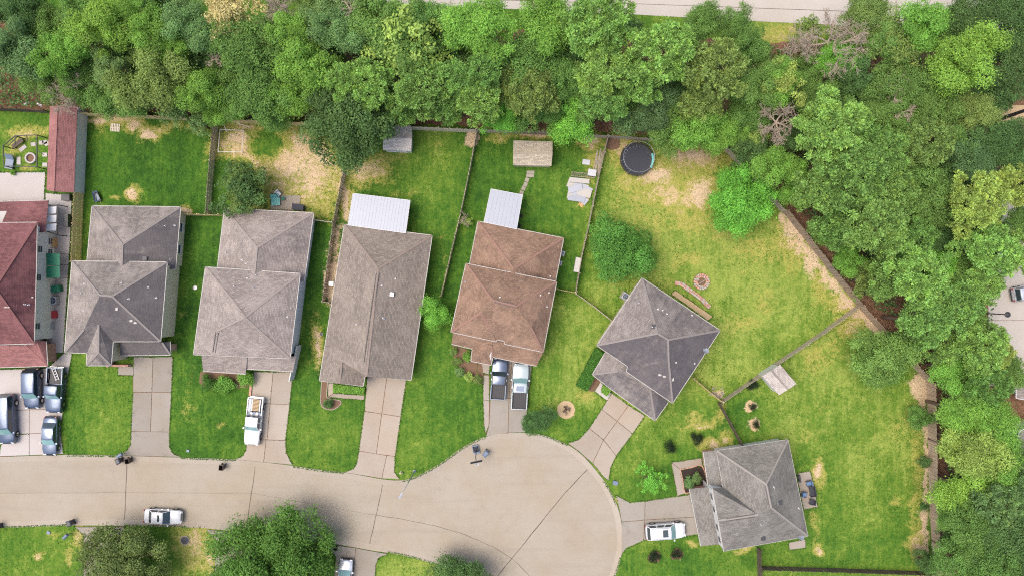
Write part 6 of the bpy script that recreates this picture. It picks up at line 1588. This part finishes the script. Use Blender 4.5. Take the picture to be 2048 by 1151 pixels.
# lower right patio furniture
def chair(label, px, py, ang, mat='blue', name='patio_chair', w_=.62):
    e = tag(empty(name, (*G(px, py), .15), R_(ang)), label, 'chair')
    for x in (-1, 1):
        for y in (-1, 1): MB().box(-.025, .025, -.025, .025, 0, .40).build('leg', MT['dark_metal'], e, loc=(x*w_*.42, y*.26, 0))
    MB().box(-w_/2, w_/2, -.3, .3, .40, .50).build('seat', MT[mat], e); MB().box(-w_/2, w_/2, .26, .36, .48, .95).build('backrest', MT[mat], e)
    for s in (-1, 1): MB().box(-.04, .04, -.3, .3, .5, .68).build('armrest', MT['dark_metal'], e, loc=(s*w_/2, 0, 0))
chair('blue cushioned chair nearest the top of the right patio', 1614, 963, -75)
chair('blue cushioned chair close to the wall on the right patio', 1605, 985, 80)
chair('long charcoal bench in the middle of the right patio', 1620, 979, -80, 'charcoal', 'patio_bench', 1.3)
chair('dark chair at the lower end of the right patio', 1620, 1000, -100, 'charcoal')
e = tag(empty('grill', (*G(1594, 953), .15), .2), 'small dark grill against the house on the right patio', 'grill')
MB().box(-.12, .12, -.45, .45, .5, .8).build('firebox', MT['dark_metal'], e)
for x in (-.1, .1):
    for y in (-.4, .4): MB().box(-.02, .02, -.02, .02, 0, .5).build('leg', MT['dark_metal'], e, loc=(x, y, 0))
# gazebo frame of the left yard
p0 = Vector((*G(40, 302), .1)); e = tag(empty('gazebo_frame', p0), 'open black gazebo frame in the left yard', 'gazebo')
ring = [(8,332),(6,292),(30,272),(74,270),(74,334)]
W = [P(x, y, 2.1)-p0 for x, y in ring]
for k in range(5):
    a, b = W[k], W[(k+1) % 5]
    MB().bar(a, b, .09, .12).build('beam', MT['black'], e)
    MB().box(-.05, .05, -.05, .05, 0, a.z).build('post', MT['black'], e, loc=(a.x, a.y, 0))
for a, b in (((16,292),(34,274)), ((30,272),(30,290)), ((52,270),(56,282)), ((74,300),(88,310))): MB().bar(P(*a, 2.1)-p0, P(*b, 2.1)-p0, .07, .1).build('rafter', MT['black'], e)
p0 = Vector((*G(64, 317), .1)); e = tag(empty('fire_pit', p0), 'round white stone fire pit under the black gazebo frame', 'fire pit')
for k in range(14):
    a = 2*math.pi*k/14; MB().box(-.1, .1, -.13, .13, 0, .3).build('stone', MT['drive_pale'], e, loc=(.6*math.cos(a), .6*math.sin(a), 0), rot=(0, 0, a))
MB().lathe([(.5, 0), (.5, .1), (.01, .12)], 12).build('ash', MT['soil'], e)
for k, (x, y, a) in enumerate(((47,297,38),(68,289,5),(91,285,15),(95,288,30),(91,310,2),(91,330,0),(39,322,90),(84,286,0))):
    o = MB().box(-.5 if k in (0, 6) else -.3, .5 if k in (0, 6) else .3, -.25, .25, 0, .06).build('paving_stone', MT['drive_pale'], None, loc=(*G(x, y), .11), rot=(0, 0, R_(a)))
    tag(o, ['white slab at the upper left of the gazebo fire pit','white slab straight above the gazebo fire pit','white stepping stone by the outbuilding, leftmost of the top three','white stepping stone by the outbuilding, rightmost of the top three','white stepping stone by the outbuilding, the middle one','white stepping stone by the outbuilding, nearest the patio','long white slab beside the grey lounge chair','white stepping stone tucked at the gazebo post'][k], 'paving stone', 'white stones of the gazebo yard')
def lounge(label, px, py, ang, mat='blue_grey', L=1.8, w_=.8):
    e = tag(empty('lounge_chair', (*G(px, py), .1), R_(ang)), label, 'lounge chair')
    MB().box(-L/2, L*.15, -w_/2, w_/2, .28, .38).build('seat', MT[mat], e)
    MB().add(*boxvf(0, L*.4, -w_/2, w_/2, 0, .1)).build('backrest', MT[mat], e, loc=(L*.15, 0, .28), rot=(0, R_(-40), 0))
    for x in (-.4, .1):
        for y in (-1, 1): MB().box(-.03, .03, -.03, .03, 0, .28).build('leg', MT['dark_metal'], e, loc=(x*L, y*w_*.42, 0))
lounge('grey lounge chair under the gazebo frame', 24, 324, 80, 'blue_grey', 1.9, 1.0)
e = tag(empty('wooden_bench', (*G(40, 288), .1), R_(38)), 'brown bench in the upper left corner of the gazebo', 'bench')
for k in range(4): MB().box(-.8, .8, -.06, .06, .42, .46).build('slat', MT['wood_dark'], e, loc=(0, -.21+.14*k, 0))
for x in (-.65, .65): MB().box(-.04, .04, -.25, .25, 0, .42).build('leg', MT['wood_dark'], e, loc=(x, 0, 0))
# paved side yard clutter of the red roofed house
def crate(name, label, cat, px, py, ang, sx, sy, hh, mat, lid=None):
    e = tag(empty(name, (*G(px, py), .15), R_(ang)), label, cat)
    MB().box(-sx, sx, -sy, sy, 0, hh).build('body', MT[mat], e); MB().box(-sx-.03, sx+.03, -sy-.03, sy+.03, hh, hh+.06).build('lid', MT[lid or mat], e)
p0 = Vector((*G(127, 532), .15)); e = tag(empty('canopy', p0), 'green tarp canopy in the paved side yard', 'canopy')
for dy in (-1, 1): MB().add([(-.85, dy*.78-.74, 2.), (.85, dy*.78-.74, 2.), (.85, dy*.78+.74, 2.05), (-.85, dy*.78+.74, 2.05), (-.85, dy*.78-.74, 1.97), (.85, dy*.78-.74, 1.97), (.85, dy*.78+.74, 2.02), (-.85, dy*.78+.74, 2.02)], [(0,1,2,3),(7,6,5,4),(0,4,5,1),(1,5,6,2),(2,6,7,3),(3,7,4,0)]).build('sheet', MT['green_tarp'], e)
for x in (-.8, .8):
    for y in (-1.5, 1.5): MB().box(-.03, .03, -.03, .03, 0, 2.).build('post', MT['dark_metal'], e, loc=(x, y, 0))
crate('wooden_box', 'brown wooden box against the white wall of the red roofed house', 'box', 112, 486, 3, .3, .55, .8, 'tan_wood')
crate('green_bin', 'low dark green bin below the green tarp canopy', 'bin', 120, 577, 10, .5, .4, .8, 'green_tarp')
crate('garden_cart', 'red cart in the paved side yard', 'cart', 112, 628, 5, .35, .45, .5, 'red', 'red')
crate('storage_box', 'dark storage box by the golden fence in the paved yard', 'box', 141, 442, 0, .28, .8, .9, 'bin')
crate('storage_rack', 'small dark slatted rack at the outbuilding end', 'rack', 138, 396, 0, .5, .4, .6, 'dark_metal')
e = tag(empty('side_canopy', (*G(104, 436), 0)), 'white awning sheets on a dark frame beside the red roofed house', 'awning')
for k in range(3): MB().add([P(x, y, zz)-e.location for x, y, zz in ((94,414+17*k,2.5),(113,413+17*k,2.1),(112,427+17*k,2.1),(92,428+17*k,2.5))], [(0,1,2,3)]).build('sheet', MT['white'], e)
for a, b in (((94,411),(115,410)), ((115,410),(114,470)), ((114,470),(92,462))): MB().bar(P(*a, 2.2)-e.location, P(*b, 2.2)-e.location, .1, .1).build('beam', MT['black'], e)
for x, y in ((115,410),(114,470)):
    p = P(x, y, 2.2)-e.location; MB().box(-.05, .05, -.05, .05, 0, 2.15).build('post', MT['black'], e, loc=(p.x, p.y, 0))
# leftmost lawn things
e = tag(empty('wooden_pallet', (*G(232, 256), .1), R_(-4)), 'pale wooden pallet lying on the leftmost lawn by the back fence', 'pallet')
for k in range(6): MB().box(-.07, .07, -.5, .5, .1, .125).build('slat', MT['wood_pale'], e, loc=(-.52+.208*k, 0, 0))
for y in (-.45, 0, .45): MB().box(-.6, .6, -.05, .05, .0, .1).build('runner', MT['wood_pale'], e, loc=(0, y, 0))
e = tag(empty('garden_barrow', (*G(197, 394), .1), R_(-70)), 'grey-blue tub lying on the leftmost lawn near the roof', 'tub')
MB().add([(-.7,-.35,.5),(.7,-.42,.55),(.7,.42,.55),(-.7,.35,.5),(-.45,-.2,.12),(.4,-.25,.12),(.4,.25,.12),(-.45,.2,.12)], [(0,4,5,1),(1,5,6,2),(2,6,7,3),(3,7,4,0),(4,7,6,5)]).build('tray', MT['blue_grey'], e)
MB().tube([(-.6, -.08, .15), (-.6, .08, .15)], .17, 10).build('wheel', MT['rubber'], e)
for s in (-1, 1): MB().tube([(-.6, s*.1, .17), (.5, s*.3, .3), (1.1, s*.3, .6)], .025).build('handle', MT['grey_wood'], e)
# sandy yard: white pipe frame, patio things
p0 = Vector((*G(462, 282), .1)); e = tag(empty('goal_frame', p0), 'white pipe frame standing in the sandy yard', 'pipe frame')
W = [P(x, y, 1.)-p0 for x, y in ((440,259),(487,261),(484,304),(436,304))]
for k in range(4):
    MB().tube([W[k], W[(k+1) % 4]], .035).build('top_pipe', MT['white'], e)
    MB().tube([(W[k].x, W[k].y, 0), W[k]], .035).build('leg', MT['white'], e)
for (x0, y0, x1, y1, l) in ((444,246,450,252,'short white plank at the sandy yard corner, by the side fence'), (468,245,500,255,'long pale plank lying at the top of the sandy yard'), (448,250,455,265,'thin white pipe lying by the white pipe frame')):
    A = Vector((*G(x0, y0), .16)); B = Vector((*G(x1, y1), .16)); o = MB().bar(A-A, B-A, .14, .04).build('plank', MT['wood_pale'], None, loc=A); tag(o, l, 'plank')
lounge('pale teal pool float lying by the sandy yard patio', 553, 400, 95, 'teal', 1.5, 1.1)
chair('white garden chair on the sandy yard patio edge', 560, 388, 40, 'white')
crate('toy_box', 'small green toy on the sandy yard patio', 'toy', 568, 398, 20, .22, .15, .25, 'green_tarp')
crate('covered_table', 'dark covered grill beside the taupe roof corner', 'grill', 600, 416, -8, .7, .35, .9, 'charcoal')
# shed yard: ladder rack, sheet pile, lumber
ladder('old grey ladder lying across the sheet pile by the fence', 1166, 350, .3, 3.1, -5, 'grey_wood', .5, 12)
e = tag(empty('sheet_pile', (*G(1158, 382), .1)), 'pile of white corrugated sheets on the shed yard lawn', 'scrap pile')
for k, (x, y, a, lx, ly) in enumerate(((1155,372,-20,1.35,.55),(1165,378,-28,1.2,.6),(1150,392,-10,1.0,.5),(1160,395,-40,1.1,.45),(1168,386,-15,.9,.5),(1150,378,15,.9,.4),(1158,362,-6,1.3,.3),(1152,399,-8,1.1,.3))):
    g = G(x, y); MB().box(-lx, lx, -ly, ly, 0, .03).build('sheet', MT['metal_white' if k % 2 else 'trim'], e, loc=(g[0]-e.location.x, g[1]-e.location.y, .05+.05*k), rot=(R_(random.uniform(-2, 2)), R_(random.uniform(-2, 2)), R_(a)))
e = tag(empty('lumber_stack', (*G(1168, 401), .1), R_(52)), 'orange new boards beside the white sheet pile', 'lumber')
for k in range(4): MB().box(-.85, .85, -.07, .07, 0, .05).build('board', MT['tan_wood'], e, loc=(random.uniform(-.1, .1), -.25+.16*k, .02+.03*k), rot=(0, 0, R_(random.uniform(-3, 3))))
e = tag(empty('lumber_stack', (*G(1196, 325), .1), R_(80)), 'old grey boards leaning along the shed yard fence', 'lumber')
for k in range(6): MB().box(-1.6, 1.6, -.06, .06, 0, .04).build('board', MT['grey_wood'], e, loc=(random.uniform(-.3, .3), -.4+.16*k, .03+.02*(k % 3)), rot=(0, 0, R_(random.uniform(-4, 4))))
crate('metal_box', 'dark metal box at the fence next to the old ladder', 'box', 1183, 347, -8, .5, .4, .5, 'dark_metal', 'metal_grey')
crate('metal_sheet', 'flat grey panel on the grass near the shed yard fence', 'panel', 1172, 325, -8, .45, .3, .05, 'metal_grey')
for k, (x, y, a) in enumerate(((1061,345,0),(1060,352,0),(1054,360,-18),(1051,369,-15),(1047,377,-20),(1043,386,-20))):
    o = MB().box(-.5 if k < 2 else -.25, .5 if k < 2 else .25, -.2 if k < 2 else -.26, .2 if k < 2 else .26, 0, .05).build('stepping_stone', MT['walk'], None, loc=(*G(x, y), .1), rot=(0, 0, R_(a)))
    tag(o, ['concrete step touching the cream shed','second concrete step below the cream shed','first small paver of the shed path','second small paver of the shed path','third small paver of the shed path','last small paver of the shed path, by the patio cover'][k], 'paving stone', 'shed path stones')
crate('metal_cabinet', 'grey metal panel leaning by the fence next to the brown house', 'cabinet', 1153, 530, 80, .9, .3, 1.1, 'trim')
for x, y, l in ((1042,432,'dark pot at the corner of the square patio cover'), (1038,452,'dark pot by the wall under the square patio cover')):
    e = tag(empty('plant_pot', (*G(x, y), .1)), l, 'pot'); MB().lathe([(.18, 0), (.24, .4), (.26, .42), (.22, .42), (.2, .3), (.01, .3)], 12, cap=False).build('body', MT['black'], e, 40); MB().lathe([(.2, .3), (.1, .5), (.01, .52)], 8).build('plant', MT['hedge_core'], e)
# pebbles in the fence corner
e = tag(empty('pebble_heap', (*G(1434, 784), .1)), 'heap of round stones in the corner where three fences meet', 'stones')
for k in range(18):
    a = random.uniform(0, 6.28); r = .75*random.random()**.5; s = random.uniform(.09, .17)
    o = MB().lathe([(s*.6, 0), (s, s*.4), (s*.75, s*.85), (s*.1, s)], 7).build('stone', MT['drive_grey'], e, 60, loc=(r*math.cos(a)*1.3, r*math.sin(a), .02), rot=(0, 0, a))
# far right
e = tag(empty('utility_pole', (*G(2001, 238), .1)), 'dark pole leaning out of the right edge wood', 'pole')
MB().tube([(0, 0, 0), (0, 0, 4), (0, 0, 9)], [.26, .22, .17], 10).build('shaft', MT['dark_metal'], e, 40)
MB().box(-1., 1., -.06, .06, 8.2, 8.35).build('crossarm', MT['grey_wood'], e)
e = tag(empty('lot_lamp', (*G(1972, 626), .1)), 'lamp post with a round head at the parking lot', 'street lamp')
MB().tube([(0, 0, 0), (0, 0, 4)], [.08, .06], 8).build('pole', MT['dark_metal'], e, 40); MB().lathe([(.1, 3.9), (.36, 4.), (.36, 4.1), (.1, 4.3)], 12).build('lamp_head', MT['dark_metal'], e)
MB().lathe([(.3, 3.97), (.2, 3.93), (.02, 3.93)], 12).build('lens', MT['lamp_clear'], e)
crate('rain_barrel', 'white drum in the narrow side yard of the tan roofed house', 'barrel', 666, 567, 0, .25, .25, .8, 'white', 'metal_grey')
crate('step_block', 'brick edging strip beside the white pickup driveway', 'edging', 502, 779, -4, .12, .7, .06, 'pinkbrick')
# hidden corner debris of the left wood edge
for x, y, a, l in ((55,208,20,'white scrap by the dark back fence, the leftmost piece'),(80,210,-30,'white scrap by the dark back fence near the outbuilding')):
    o = MB().add([(-.4,-.15,0),(.4,-.12,0),(.35,.15,.05),(-.3,.12,.08),(0,0,.16)], [(0,1,4),(1,2,4),(2,3,4),(3,0,4)]).build('scrap_piece', MT['white'], None, loc=(*G(x, y), .12), rot=(0, 0, R_(a))); tag(o, l, 'scrap')
